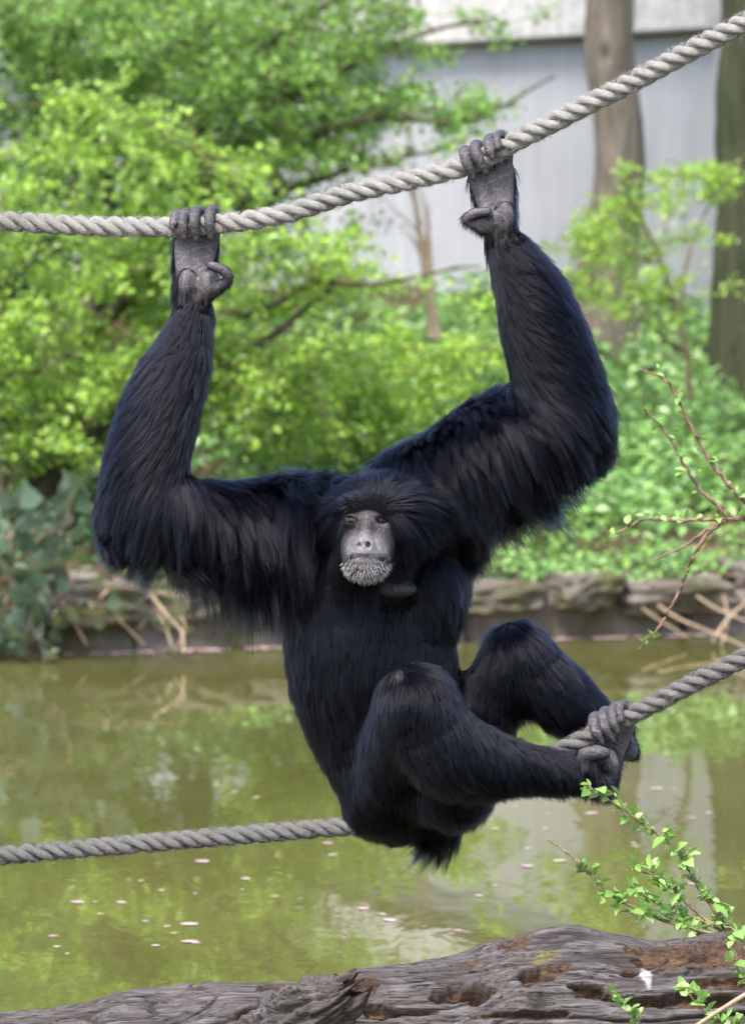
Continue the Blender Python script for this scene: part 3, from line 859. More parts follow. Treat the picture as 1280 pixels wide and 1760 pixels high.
# ================================================================== THE APE
PR = []      # primitives: dict(kind, a, b, ra, rb / c, r, k, op, skin, flow, len)
def V(d): d = np.array(d, float); return d / np.linalg.norm(d)
def cap(a, b, ra, rb, k=0.03, skin=0, flow=(0, 0, -1), ln=0.04, op='add', sy=1.0, lift=0.35, dens=1.0, tag=''):
    PR.append(dict(t='c', a=np.asarray(a, float), b=np.asarray(b, float), ra=ra, rb=rb, k=k, skin=skin, flow=V(flow), ln=ln, op=op, sy=sy, lift=lift, dens=dens, tag=tag))
def ell(c, r, k=0.03, skin=0, flow=(0, 0, -1), ln=0.04, op='add', rot=None, lift=0.35, dens=1.0, tag=''):
    PR.append(dict(t='e', c=np.asarray(c, float), r=np.asarray(r, float), k=k, skin=skin, flow=V(flow), ln=ln, op=op, rot=rot, lift=lift, dens=dens, tag=tag))
def chain(pts, rad, **kw):
    # one smooth tapering limb through all the joints
    q, _ = spline(np.hstack([np.asarray(pts, float), np.asarray(rad, float)[:, None]]), 5 * (len(pts) - 1) + 1)
    cap(q[0, :3], q[-1, :3], q[:, 3].max(), q[:, 3].max(), **kw)
    PR[-1].update(t='h', pts=q[:, :3], rad=q[:, 3])
def sdf(p, X, Y, Z):
    if p['t'] == 'c':
        a, b, s = p['a'], p['b'], p['sy']
        bx, by, bz = b[0] - a[0], (b[1] - a[1]) / s, b[2] - a[2]
        qx, qy, qz = X - a[0], (Y - a[1]) / s, Z - a[2]
        t = np.clip((qx * bx + qy * by + qz * bz) / (bx * bx + by * by + bz * bz + 1e-12), 0, 1)
        return np.sqrt((qx - t * bx) ** 2 + (qy - t * by) ** 2 + (qz - t * bz) ** 2) - (p['ra'] + t * (p['rb'] - p['ra']))
    if p['t'] == 'h':
        best = None
        for i in range(len(p['pts']) - 1):
            d = sdf(dict(t='c', a=p['pts'][i], b=p['pts'][i + 1], ra=p['rad'][i], rb=p['rad'][i + 1], sy=p['sy']), X, Y, Z)
            best = d if best is None else np.minimum(best, d)
        return best
    c, r = p['c'], p['r']
    qx, qy, qz = X - c[0], Y - c[1], Z - c[2]
    if p['rot'] is not None:
        M = p['rot']     # rows = local axes
        qx, qy, qz = (M[0, 0] * qx + M[0, 1] * qy + M[0, 2] * qz, M[1, 0] * qx + M[1, 1] * qy + M[1, 2] * qz, M[2, 0] * qx + M[2, 1] * qy + M[2, 2] * qz)
    k0 = np.sqrt((qx / r[0]) ** 2 + (qy / r[1]) ** 2 + (qz / r[2]) ** 2)
    k1 = np.sqrt((qx / r[0] ** 2) ** 2 + (qy / r[1] ** 2) ** 2 + (qz / r[2] ** 2) ** 2) + 1e-9
    return k0 * (k0 - 1) / k1

# --- trunk
T = dict(sy=0.82, ln=0.030, lift=0.18)
chain([P(640, 965, .07), P(637, 1110, .05), P(655, 1210, .05), P(690, 1335, .04)], [.134, .146, .136, .104], **T)
cap(P(600, 912, .06), P(515, 896, .04), .080, .066, flow=(-.15, -.1, -1), ln=.125)
cap(P(695, 890, .06), P(745, 850, .04), .085, .085, flow=(.5, -.1, -.8), ln=.08)
ell(P(660, 905, .09), (.10, .09, .085), flow=(0, 0, 1), ln=.03)
ell(P(600, 1010, .03), (.075, .07, .09), flow=(-.1, -.1, -1), ln=.045)
ell(P(735, 1000, .03), (.062, .07, .09), flow=(.1, -.1, -1), ln=.045)
# --- left-hand arm in the picture
chain([P(510, 896, .04), P(380, 892, .02), P(245, 868, .0)], [.068, .062, .066], flow=(.22, -.12, -.95), ln=.138, lift=.24, tag='ua')
chain([P(243, 868, .0), P(252, 795, .0), P(282, 690, .01), P(316, 600, .02), P(335, 525, .03)], [.067, .070, .064, .046, .029], flow=(-.65, -.05, -.55), ln=.036, lift=.16, tag='fa')
# --- right-hand arm
chain([P(735, 852, .04), P(845, 772, .02), P(962, 716, -.02)], [.088, .088, .078], flow=(.55, -.12, -.8), ln=.108, lift=.24, tag='ua')
chain([P(966, 724, -.02), P(962, 670, -.03), P(934, 572, -.05), P(903, 488, -.07), P(862, 405, -.08)], [.078, .075, .069, .053, .028], flow=(.8, -.05, -.35), ln=.036, lift=.16, tag='fa')
# --- near leg
chain([P(685, 1345, .0), P(714, 1208, -.19)], [.088, .060], flow=(-.15, .1, -1), ln=.024, lift=.15)
chain([P(714, 1208, -.19), P(772, 1292, -.18), P(880, 1318, -.15), P(990, 1327, -.125)], [.059, .073, .045, .031], flow=(.55, -.1, -.55), ln=.027, lift=.18)
ell(P(768, 1362, -.07), (.075, .08, .05), flow=(.3, 0, -1), ln=.028)
ell(P(650, 1385, .05), (.055, .08, .042), flow=(.2, 0, -1), ln=.018)
ell(P(757, 1412, .0), (.034, .04, .028), flow=(-.05, 0, -1), ln=.085, lift=.1)
# --- far leg
chain([P(765, 1335, .08), P(888, 1122, .03)], [.088, .046], flow=(-.1, 0, -1), ln=.032, lift=.15)
chain([P(888, 1122, .03), P(948, 1186, .03), P(1035, 1242, .02)], [.047, .058, .028], flow=(.6, -.1, -.75), ln=.034, lift=.16)
# --- head
HYAW = R(14)
HR = np.array([[math.cos(HYAW), -math.sin(HYAW), 0], [math.sin(HYAW), math.cos(HYAW), 0], [0, 0, 1]])   # rows: local axes (turned to picture left)
ell(P(658, 891, -.065), (.094, .105, .076), k=.03, ln=.052, lift=.25, tag='head')
ell(P(722, 878, -.070), (.038, .06, .024), k=.03, ln=.05, lift=.2, tag='head')
ell(P(590, 880, -.065), (.032, .06, .026), k=.03, ln=.045, lift=.2, tag='head')
ell(P(655, 945, .03), (.08, .09, .08), k=.03, ln=.05, tag='cheek')
ell(P(676, 962, -.045), (.034, .06, .042), k=.02, ln=.028, flow=(.3, 0, -.9), tag='cheek')
ell(P(592, 958, -.075), (.022, .05, .045), k=.02, ln=.035, flow=(-.3, 0, -.9), tag='cheek')
cap(P(598, 871, -.138), P(662, 870, -.125), .014, .015, k=.018, ln=.024, tag='brow')
# face, bare skin
S = dict(skin=1, ln=.004)
ell(P(632, 925, -.125), (.045, .045, .058), k=.02, rot=HR, **S, tag='face')
ell(P(630, 950, -.158), (.043, .048, .038), k=.018, rot=HR, **S, tag='face')
cap(P(630, 893, -.165), P(626, 930, -.197), .009, .0105, k=.012, **S, tag='face')
ell(P(625, 936, -.200), (.0185, .009, .0085), k=.008, rot=HR, **S, tag='face')
cap(P(603, 951, -.186), P(626, 949, -.200), .008, .009, k=.010, **S, tag='face')
cap(P(626, 949, -.200), P(660, 953, -.180), .009, .008, k=.010, **S, tag='face')
ell(P(629, 974, -.168), (.036, .034, .022), k=.014, rot=HR, **S, tag='face')
ell(P(605, 905, -.148), (.014, .012, .008), k=.010, **S, tag='face')
ell(P(660, 905, -.135), (.016, .012, .008), k=.010, **S, tag='face')
ell(P(604, 893, -.172), (.0125, .012, .0085), k=.006, op='sub', skin=1, tag='face')
ell(P(656, 893, -.160), (.0125, .012, .0085), k=.006, op='sub', skin=1, tag='face')
chain([P(592, 895, -.158), P(603, 887.5, -.172), P(617, 893, -.168)], [.003, .0036, .003], k=.004, **S, tag='face')
chain([P(592, 897, -.158), P(604, 902, -.168), P(617, 897, -.166)], [.003, .0036, .003], k=.005, **S, tag='face')
chain([P(643, 893, -.157), P(656, 887.5, -.161), P(668, 895, -.145)], [.003, .0036, .003], k=.004, **S, tag='face')
chain([P(643, 897, -.157), P(656, 902, -.158), P(668, 897, -.145)], [.003, .0036, .003], k=.005, **S, tag='face')
ell(P(617.5, 938, -.209), (.0042, .009, .0050), k=.003, op='sub', skin=1, tag='face')
ell(P(632.5, 937, -.206), (.0042, .009, .0060), k=.003, op='sub', skin=1, tag='face')
chain([P(598, 961, -.186), P(614, 958.5, -.206), P(630, 958.5, -.208), P(650, 960.5, -.198), P(667, 965, -.170)], [.0028, .0032, .0034, .0032, .0028], k=.003, op='sub', skin=1, tag='face')
# throat pouch
ell(P(684, 1013, -.072), (.032, .026, .015), k=.022, skin=1, ln=.01, tag='pouch')

# --- hands: palms towards the camera, fingers over the rope
TIPS = []
def finger(rope, px, knuckle, fr, end=212, k=.0025, start=10):
    fr = fr * 0.97
    c, t = rope_at(rope, px)
    yb = np.array([0, 1., 0]); yb -= t * (yb @ t); yb /= np.linalg.norm(yb)
    zb = np.cross(t, yb); zb = zb if zb[2] > 0 else -zb
    rr = 0.0168 + fr * 0.97
    ang = [start, 50, 90, 130, 170, end]
    pts = [np.asarray(knuckle)] + [c + rr * (math.cos(R(a)) * yb + math.sin(R(a)) * zb) for a in ang]
    rad = [fr * 1.15, fr * 1.05, fr * 1.1, fr * 1.0, fr * 1.02, fr * 0.98, fr * 0.86]
    chain(pts, rad, k=k, skin=1, ln=.012, tag='finger')
    TIPS.append((pts[-1], pts[-1] - pts[-2], (math.cos(R(end)) * yb + math.sin(R(end)) * zb), fr, t))
HK = dict(skin=1, lift=.55, ln=.036, k=.010, tag='palm', flow=(0, .3, -1))
# picture left hand
for kx, wx, fx, fr, end in ((309, 317, 303, .0078, 172), (328, 325, 320, .0090, 205), (346, 334, 342, .0098, 214), (366, 343, 366, .0096, 212)):
    kn = P(kx, 412, .040)
    cap(P(wx, 512, .026), kn, .013, .0115, **HK)
    finger(up_path, fx, kn, fr, end)
ell(P(357, 489, .014), (.021, .016, .026), k=.008, skin=1, tag='palm', flow=(0, 0, -1), ln=.015)
ell(P(322, 487, .012), (.0165, .015, .026), k=.008, skin=1, tag='palm', flow=(0, 0, -1), ln=.015)
ell(P(330, 516, .020), (.016, .012, .018), k=.01, skin=1, tag='palm', flow=(0, 0, -1), ln=.03)
chain([P(368, 497, .012), P(392, 479, -.004), P(384, 464, -.012), P(362, 455, -.014)], [.012, .0085, .0085, .0072], k=.005, skin=1, tag='thumb', ln=.012, flow=(.4, .2, -1))
# picture right hand
for kx, wx, fx, fr, end, ky in ((815, 848, 807, .0096, 214, 306), (835, 855, 829, .0100, 214, 302), (856, 864, 853, .0090, 180, 297), (872, 870, 868, .0075, 140, 290)):
    kn = P(kx, ky, -.082)
    cap(P(wx, 398, -.09), kn, .0125, .0118, **HK)
    finger(up_path, fx, kn, fr, end)
ell(P(835, 379, -.104), (.022, .016, .022), k=.008, skin=1, tag='palm', flow=(0, 0, -1), ln=.015)
ell(P(868, 374, -.106), (.0165, .015, .028), k=.008, skin=1, tag='palm', flow=(0, 0, -1), ln=.015)
ell(P(864, 402, -.094), (.016, .012, .018), k=.01, skin=1, tag='palm', flow=(0, 0, -1), ln=.03)
chain([P(828, 388, -.105), P(802, 377, -.115), P(816, 366, -.124), P(838, 363, -.126)], [.012, .0085, .0088, .0078], k=.005, skin=1, tag='thumb', ln=.014, flow=(-.5, .1, -1))
# near foot: sole hanging below the rope, toes over it, big toe in front
FK = dict(skin=1, k=.010, tag='palm', ln=.025, flow=(.5, .3, -.8))
for kx, ky, fx, fr, end in ((1040, 1272, 1034, .0095, 200), (1054, 1266, 1051, .0095, 214), (1067, 1258, 1066, .0090, 190), (1078, 1252, 1080, .0078, 160)):
    kn = P(kx, ky, -.062)
    cap(P(1030 + (kx - 1050) * .25, 1340, -.10), kn, .017, .0125, **FK)
    finger(lo_path, fx, kn, fr, end)
ell(P(1025, 1338, -.12), (.030, .026, .024), k=.012, skin=0, tag='', flow=(.6, 0, -.8), ln=.03)
ell(P(1045, 1318, -.118), (.020, .016, .034), k=.010, skin=1, tag='sole', flow=(.6, 0, -.8), ln=.015)
chain([P(1012, 1318, -.135), P(1004, 1298, -.15), P(1024, 1293, -.155), P(1038, 1294, -.152)], [.016, .0125, .0125, .0105], k=.007, skin=1, tag='thumb', ln=.012, flow=(-.5, 0, -.8))
# far foot, behind the rope
chain([P(1035, 1242, .02), P(1062, 1262, -.01), P(1080, 1290, -.03)], [.026, .022, .018], k=.012, flow=(.6, .3, -.7), ln=.02, tag='sole')

# --- the field, sampled on a grid, and its surface
HG = 0.0030
allpts = np.array([q for p in PR for q in ((p['a'], p['b']) if p['t'] == 'c' else p['pts'] if p['t'] == 'h' else (p['c'],))])
lo = allpts.min(0) - 0.17; hi = allpts.max(0) + 0.17
lo[0] = P(140, 0)[0]; hi[0] = P(1110, 0)[0]; lo[2] = P(0, 1480)[2]; hi[2] = P(0, 205)[2]; lo[1] = 8.72; hi[1] = 9.22
dim = np.ceil((hi - lo) / HG).astype(int) + 1
D = np.full(dim, 0.3, np.float32)
ax = [(lo[i] + HG * np.arange(dim[i])).astype(np.float32) for i in range(3)]
for p in PR:
    if p['t'] == 'c':
        rm = max(p['ra'], p['rb']) + 0.02 + p['k']; b0 = np.minimum(p['a'], p['b']) - rm; b1 = np.maximum(p['a'], p['b']) + rm
    elif p['t'] == 'h':
        rm = p['rad'].max() + 0.02 + p['k']; b0 = p['pts'].min(0) - rm; b1 = p['pts'].max(0) + rm
    else:
        rm = p['r'].max() + 0.02 + p['k']; b0 = p['c'] - rm; b1 = p['c'] + rm
    i0 = np.clip(((b0 - lo) / HG).astype(int), 0, dim - 1); i1 = np.clip(((b1 - lo) / HG).astype(int) + 2, 1, dim)
    if (i1 <= i0).any(): continue
    sl = tuple(slice(i0[i], i1[i]) for i in range(3))
    d = sdf(p, ax[0][sl[0]][:, None, None], ax[1][sl[1]][None, :, None], ax[2][sl[2]][None, None, :]).astype(np.float32)
    A = D[sl]; k = p['k']
    if p['op'] == 'add':
        h = np.clip(0.5 + 0.5 * (A - d) / k, 0, 1); D[sl] = A + (d - A) * h - k * h * (1 - h)
    else:
        h = np.clip(0.5 - 0.5 * (A + d) / k, 0, 1); D[sl] = A + (-d - A) * h + k * h * (1 - h)
D[0] = D[-1] = 1; D[:, 0] = D[:, -1] = 1; D[:, :, 0] = D[:, :, -1] = 1

def surface_nets(D, lo, h):
    S = D < 0
    cnt = np.zeros(tuple(s - 1 for s in D.shape), np.uint8)
    offs = [(a, b, c) for a in (0, 1) for b in (0, 1) for c in (0, 1)]
    for a, b, c in offs:
        cnt += S[a:S.shape[0] - 1 + a, b:S.shape[1] - 1 + b, c:S.shape[2] - 1 + c]
    cell = np.argwhere((cnt > 0) & (cnt < 8))
    cv = {o: D[cell[:, 0] + o[0], cell[:, 1] + o[1], cell[:, 2] + o[2]].astype(float) for o in offs}
    acc = np.zeros((len(cell), 3)); n = np.zeros(len(cell))
    for o in offs:
        for axis in range(3):
            if o[axis] == 0:
                o2 = list(o); o2[axis] = 1; o2 = tuple(o2)
                a, b = cv[o], cv[o2]
                m_ = (a < 0) != (b < 0)
                t = np.where(m_, a / np.where(m_, a - b, 1), 0)
                q = np.tile(np.array(o, float), (len(cell), 1)); q[:, axis] = t
                acc += q * m_[:, None]; n += m_
    verts = lo + h * (cell + acc / n[:, None])
    vid = np.full(cnt.shape, -1, np.int32); vid[cell[:, 0], cell[:, 1], cell[:, 2]] = np.arange(len(cell))
    quads = []
    for axis in range(3):
        sa = [slice(0, -1) if i == axis else slice(1, -1) for i in range(3)]
        sb = [slice(1, None) if i == axis else slice(1, -1) for i in range(3)]
        a, b = S[tuple(sa)], S[tuple(sb)]
        e = np.argwhere(a != b)
        inside = a[e[:, 0], e[:, 1], e[:, 2]]
        e = e + np.array([0 if i == axis else 1 for i in range(3)])
        u, w = [(1, 2), (2, 0), (0, 1)][axis]
        du = np.eye(3, dtype=int)[u]; dw = np.eye(3, dtype=int)[w]
        q = np.stack([vid[tuple((e - du - dw).T)], vid[tuple((e - dw).T)], vid[tuple(e.T)], vid[tuple((e - du).T)]], 1)
        q[~inside] = q[~inside][:, ::-1]
        quads.append(q)
    return verts, np.vstack(quads)

BV, BF = surface_nets(D, lo, HG)
# drop any speck that is not part of the main body is unnecessary: all limbs overlap
ij = np.vstack([BF[:, [0, 1]], BF[:, [1, 2]], BF[:, [2, 3]], BF[:, [3, 0]]])
for it in range(2):
    acc = np.zeros_like(BV); c = np.bincount(ij[:, 0], minlength=len(BV))
    for k in range(3): acc[:, k] = np.bincount(ij[:, 0], BV[ij[:, 1], k], len(BV))
    ok = c > 0
    BV[ok] = BV[ok] * 0.5 + 0.5 * acc[ok] / c[ok][:, None]
gr = np.stack(np.gradient(D[::1, ::1, ::1].astype(np.float32)), -1) if False else None
gi = np.clip(((BV - lo) / HG).round().astype(int), 1, dim - 2)
BN = np.stack([D[gi[:, 0] + 1, gi[:, 1], gi[:, 2]] - D[gi[:, 0] - 1, gi[:, 1], gi[:, 2]],
               D[gi[:, 0], gi[:, 1] + 1, gi[:, 2]] - D[gi[:, 0], gi[:, 1] - 1, gi[:, 2]],
               D[gi[:, 0], gi[:, 1], gi[:, 2] + 1] - D[gi[:, 0], gi[:, 1], gi[:, 2] - 1]], 1).astype(float)
BN /= np.linalg.norm(BN, axis=1)[:, None] + 1e-9
del D

def px_of(p): return 640 + p[:, 0] * F_PX / p[:, 1], HORIZON + (CAM_H - p[:, 2]) * F_PX / p[:, 1]

def blend(pts):
    """which primitives a surface point belongs to: skin share, coat direction, length, lift"""
    X, Y, Z = pts.T
    W = np.zeros(len(pts)); sk = np.zeros(len(pts)); fl = np.zeros((len(pts), 3)); ln = np.zeros(len(pts)); lf = np.zeros(len(pts))
    tg = {}
    for p in PR:
        d = np.abs(sdf(p, X, Y, Z)) if p['op'] == 'sub' else np.maximum(sdf(p, X, Y, Z), -0.03)
        w = np.exp(-d / (0.0035 if p['skin'] else 0.012))
        if p['op'] == 'sub': w *= 0.5
        W += w; sk += w * p['skin']; fl += w[:, None] * p['flow']; ln += w * p['ln']; lf += w * p['lift']
        if p['tag']: tg[p['tag']] = tg.get(p['tag'], 0) + w
    W += 1e-12
    return sk / W, fl / W[:, None], ln / W, lf / W, {k: v / W for k, v in tg.items()}

sk, fl, ln, lf, tg = blend(BV)
vx, vy = px_of(BV)
face_r = ((vx - 631) / 50) ** 2 + ((vy - 940) / 64) ** 2
face = np.clip((1.0 - face_r) * 4, 0, 1) * (BV[:, 1] < 8.905)
palm_side = np.clip((-0.05 - BN[:, 1]) * 3.0, 0, 1)
hand = np.clip(tg['palm'] + tg['finger'] + tg['thumb'] + tg.get('sole', 0), 0, 1)
skin = np.clip(np.maximum(face, np.maximum(hand * np.maximum(palm_side, np.clip(tg['finger'] * 1.3 - .2, 0, 1)), tg['pouch'] * 1.2)), 0, 1)
knee = np.exp(-(np.linalg.norm(BV - P(686, 1172, -.22), axis=1) / 0.012) ** 2)
skin = np.clip(skin * (1 + 0.0 * knee), 0, 1)
skin = np.clip(skin + np.where((hand > .05) & (hand < .95), 0.35 * vnoise(BV * np.array([220, 220, 60]), 31), 0), 0, 1)
muzzle = np.clip(1.15 - (((vx - 630) / 40) ** 2 + ((vy - 950) / 40) ** 2), 0, 1) * (1 - .75 * np.clip((vy - 958) / 12, 0, 1)) * (BV[:, 1] < 8.90)

m = Mat('ape_skin')
sk_a = m.attr('skin'); mz = m.attr('muzzle'); kn_a = m.attr('knee')
n1 = m.noise(110, 5, 0.65, m.coords()); n2 = m.noise(22, 3, 0.5, m.coords())
vor = m.n('ShaderNodeTexVoronoi', feature='DISTANCE_TO_EDGE'); m.l(m.coords('Object', (1.2, 1.2, .8)), vor.inputs['Vector']); vor.inputs['Scale'].default_value = 130
hand_c = m.ramp(n2, [(0.3, (0.052, 0.045, 0.048)), (0.7, (0.105, 0.092, 0.097))])
hand_c = m.mix(m.ramp(n1, [(0.5, (0, 0, 0)), (0.8, (.5, .5, .5))]), hand_c, (0.16, 0.145, 0.15))
face_c = m.ramp(n1, [(0.3, (0.10, 0.088, 0.095)), (0.7, (0.25, 0.23, 0.245))])
eye_c = (0.036, 0.030, 0.032)
fcol = m.mix(mz, eye_c, face_c)
isface = m.attr('face')
hand_c = m.mix(m.math('MULTIPLY', m.attr('finger'), 0.75), hand_c, (0.05, 0.044, 0.052))
vor2 = m.n('ShaderNodeTexVoronoi', feature='DISTANCE_TO_EDGE'); m.l(m.coords('Object', (.6, .6, 1.3)), vor2.inputs['Vector']); vor2.inputs['Scale'].default_value = 42
crease = m.ramp(vor2.outputs['Distance'], [(0.0, (1, 1, 1)), (0.035, (0, 0, 0))])
hand_c = m.mix(m.math('MULTIPLY', crease, 0.35), hand_c, (0.30, 0.27, 0.27))
hand_c = m.mix(m.attr('pouch'), hand_c, (0.030, 0.026, 0.026))
bare = m.mix(isface, hand_c, fcol)
col = m.mix(sk_a, (0.004, 0.004, 0.005), bare)
col = m.mix(m.math('MULTIPLY', kn_a, 0.8), col, (0.16, 0.145, 0.15))
wr = m.math('MULTIPLY', m.ramp(vor.outputs['Distance'], [(0.0, (0, 0, 0)), (0.12, (1, 1, 1))]), 1.0)
hh = m.math('ADD', m.math('MULTIPLY', n1, 0.8), m.math('MULTIPLY', wr, 0.5))
bs = m.bsdf(col, m.math('SUBTRACT', 1.0, m.math('MULTIPLY', sk_a, 0.48)), m.bump(m.math('MULTIPLY', hh, sk_a), 0.0016, 0.8), 0.4)
m.l(m.math('MULTIPLY', sk_a, 0.4), bs.inputs['Specular IOR Level'])
M_skin = m.m
org = P(640, 1440, 0)
me = mesh('siamang', BV - org, BF, M_skin, True, {'skin': skin, 'pouch': np.clip(tg['pouch'], 0, 1), 'finger': np.clip(tg['finger'] + tg['thumb'] * .4 + tg['pouch'], 0, 1), 'muzzle': muzzle, 'knee': knee, 'face': face})
ape = link('gibbon', me, None, tuple(org))
props(ape, 'black long-armed ape hanging from the upper rope by both hands and gripping the lower one', 'ape')

# --- eyes and nails
m = Mat('eye')
tc = m.n('ShaderNodeTexCoord'); sp_ = m.n('ShaderNodeSeparateXYZ'); m.l(tc.outputs['Object'], sp_.inputs[0])
rr_ = m.math('SQRT', m.math('ADD', m.math('POWER', sp_.outputs[0], 2.0), m.math('POWER', sp_.outputs[2], 2.0)))
c = m.ramp(m.math('MULTIPLY', rr_, 100), [(0.0, (0.003, 0.003, 0.003)), (0.30, (0.004, 0.003, 0.003)), (0.36, (0.05, 0.022, 0.010)), (0.60, (0.04, 0.018, 0.010)), (0.66, (0.07, 0.058, 0.052))])
m.bsdf(c, 0.08, None, 0.6); M_eye = m.m
def ball(r, n=18):
    u = np.linspace(0, np.pi, n); w = np.linspace(0, 2 * np.pi, n * 2, endpoint=False)
    U, W_ = np.meshgrid(u, w, indexing='ij')
    v = np.stack([np.sin(U) * np.cos(W_), -np.cos(U), np.sin(U) * np.sin(W_)], -1).reshape(-1, 3) * r
    i = np.arange(n - 1)[:, None] * (2 * n); j = np.arange(2 * n)[None]; j2 = (j + 1) % (2 * n)
    return v, np.stack([i + j, i + j2, i + 2 * n + j2, i + 2 * n + j], -1).reshape(-1, 4)[:, ::-1]
v, f = ball(0.0112)
em = mesh('eye', v, f, M_eye)
for e in (P(604.5, 894.5, -.1625), P(655.5, 894.5, -.1515)):
    o = link('eye', em, ape, tuple(e - org)); o.rotation_euler = (R(4), 0, R(-9))
m = Mat('nail'); m.bsdf((0.035, 0.03, 0.03), 0.35, None, 0.5); M_nail = m.m
v, f = ball(1.0, 9)
nm = mesh('nail', v, f, M_nail)
for tip, dr, outw, fr, t in TIPS:
    dr = dr / np.linalg.norm(dr)
    o = link('nail', nm, ape, tuple(tip + outw * fr * 0.55 + dr * fr * 0.55 - org))
    z = Vector(outw); y = Vector(dr); xq = y.cross(z).normalized(); z = xq.cross(y)
    Mx = Matrix((xq, y, z)).transposed()
    o.rotation_euler = Mx.to_euler(); o.scale = (fr * .55, fr * .75, fr * .28)

# --- the coat
def coat(n_str, name, mat):
    tri = np.vstack([BF[:, [0, 1, 2]], BF[:, [0, 2, 3]]])
    a, b, c = BV[tri[:, 0]], BV[tri[:, 1]], BV[tri[:, 2]]
    area = 0.5 * np.linalg.norm(np.cross(b - a, c - a), axis=1)
    fur_w = np.clip(1 - skin * 1.25, 0, 1) * (1 - 0.93 * np.clip(knee * 1.2, 0, 1))
    back = np.where(BN[:, 1] > 0.55, 0.45, 1.0)
    w = area * (fur_w * back)[tri].mean(1)
    cum = np.cumsum(w); cum /= cum[-1]
    ti = np.searchsorted(cum, rng.random(n_str)); ti = np.clip(ti, 0, len(tri) - 1)
    r1 = np.sqrt(rng.random(n_str))[:, None]; r2 = rng.random(n_str)[:, None]
    A, B, C = tri[ti, 0], tri[ti, 1], tri[ti, 2]
    wa, wb, wc = 1 - r1, r1 * (1 - r2), r1 * r2
    ip = lambda q: (q[A] * (wa if q.ndim > 1 else wa[:, 0]) + q[B] * (wb if q.ndim > 1 else wb[:, 0]) + q[C] * (wc if q.ndim > 1 else wc[:, 0]))
    root = ip(BV); nrm = ip(BN); nrm /= np.linalg.norm(nrm, axis=1)[:, None] + 1e-9
    F = ip(fl); L = ip(ln); lift = ip(lf)
    hd = ip(tg['head'] + tg['cheek'] * .7 + tg['brow']); hd = np.clip(hd, 0, 1)
    px, py = px_of(root)
    # head: the coat parts from the brow, sweeps up, out and back, and falls down the cheeks
    cx = px - 634; cy = py - 872
    hx = np.clip(cx / 70, -1.3, 1.3); up = np.clip(-(cy) / 40, -1, 1)
    hf = np.stack([hx * 1.0, 0.35 + 0.3 * up, np.where(cy < 6, 0.40 * up + 0.16 - 0.25 * np.abs(hx), -0.55 - 0.2 * np.abs(hx))], 1)
    hf /= np.linalg.norm(hf, axis=1)[:, None]
    F = F * (1 - hd[:, None]) + hf * hd[:, None]
    # fringe of long hair below the upper arms; short on top and on the hands
    ua = ip(tg['ua']); under = np.clip(-nrm[:, 2] * 1.2 + 0.35, 0, 1)
    L = L * (1 - ua * 0.55 * (1 - under))
    L = L * (1 - ua + ua * np.interp(px, [190, 260, 480, 640, 800, 930, 1000], [.42, .6, 1.08, 1.0, 1.05, .9, .65]))
    hand_v = np.clip(ip(hand), 0, 1)
    L = L * (1 - 0.1 * hand_v)
    L = L * np.where((hd > .4) & (cy < 10) & (np.abs(cx) < 45), 0.75, 1.0)
    L = L * np.where((hd > .3) & (cy > -9) & (cy < 12) & (np.abs(cx) < 46) & (root[:, 1] < 8.9), 0.55, 1.0)
    near_face = np.exp(-((cx + 2) / 62) ** 2 - ((py - 938) / 70) ** 2) * (root[:, 1] < 8.93)
    L = L * (1 - 0.60 * np.clip(near_face, 0, 1))
    # the slight disorder of a real coat: slow swirls
    sw = np.stack([vnoise(root * 14 + k * 17, 40 + k) for k in range(3)], 1)
    F = F + 0.38 * sw
    F = F - nrm * (F * nrm).sum(1)[:, None]
    F = F + rng.normal(0, .04, F.shape); F = F - nrm * (F * nrm).sum(1)[:, None]
    F /= np.linalg.norm(F, axis=1)[:, None] + 1e-9
    L = L * rng.uniform(0.62, 1.18, n_str) * (1 + 0.25 * vnoise(root * 30, 60))
    def strand(root, nrm, F, L, lift, j):
        t = np.linspace(0, 1, 6)[None, :, None]
        d = F[:, None, :] * (t * 0.95) + nrm[:, None, :] * (lift[:, None, None] * (t - 0.42 * t ** 2))
        dv = np.tile(np.array([[0, 0, -1.0]]), (len(root), 1)); dv = dv - nrm * np.minimum((dv * nrm).sum(1), 0)[:, None]
        droop = dv[:, None, :] * (0.30 * t ** 2)
        return root[:, None, :] - nrm[:, None, :] * 0.002 + L[:, None, None] * (d + droop + j[:, None, :] * t ** 1.5)
    jit = rng.normal(0, 0.10, (n_str, 3))
    Pp = strand(root, nrm, F, L, lift, jit)
    # locks: strands gather towards the tip of a neighbour
    nc = n_str // 40
    ci = rng.choice(n_str, nc, replace=False)
    kd = kdtree.KDTree(nc)
    for i, q in enumerate(root[ci]): kd.insert(q, i)
    kd.balance()
    own = np.fromiter((kd.find(q)[1] for q in root), np.int64, n_str)
    g = ci[own]
    scl = (L / (L[g] + 1e-9))
    guide = root[g][:, None, :] + (Pp[g] - root[g][:, None, :]) * np.clip(scl, .5, 1.5)[:, None, None]
    t = np.linspace(0, 1, 6)[None, :, None]
    far = np.linalg.norm(root - root[g], axis=1)
    amt = np.clip(L / 0.05, 0.25, 1) * 0.62 * (far < 0.035) * (nrm * nrm[g]).sum(1).clip(0, 1)
    Pp = Pp + (guide - Pp) * (t ** 1.3) * amt[:, None, None]
    # bigger shaggy locks where the coat is long
    nb = n_str // 230
    cb = rng.choice(n_str, nb, replace=False)
    kd = kdtree.KDTree(nb)
    for i, q in enumerate(root[cb]): kd.insert(q, i)
    kd.balance()
    own2 = np.fromiter((kd.find(q)[1] for q in root[ci]), np.int64, nc)[own]
    g2 = cb[own2]
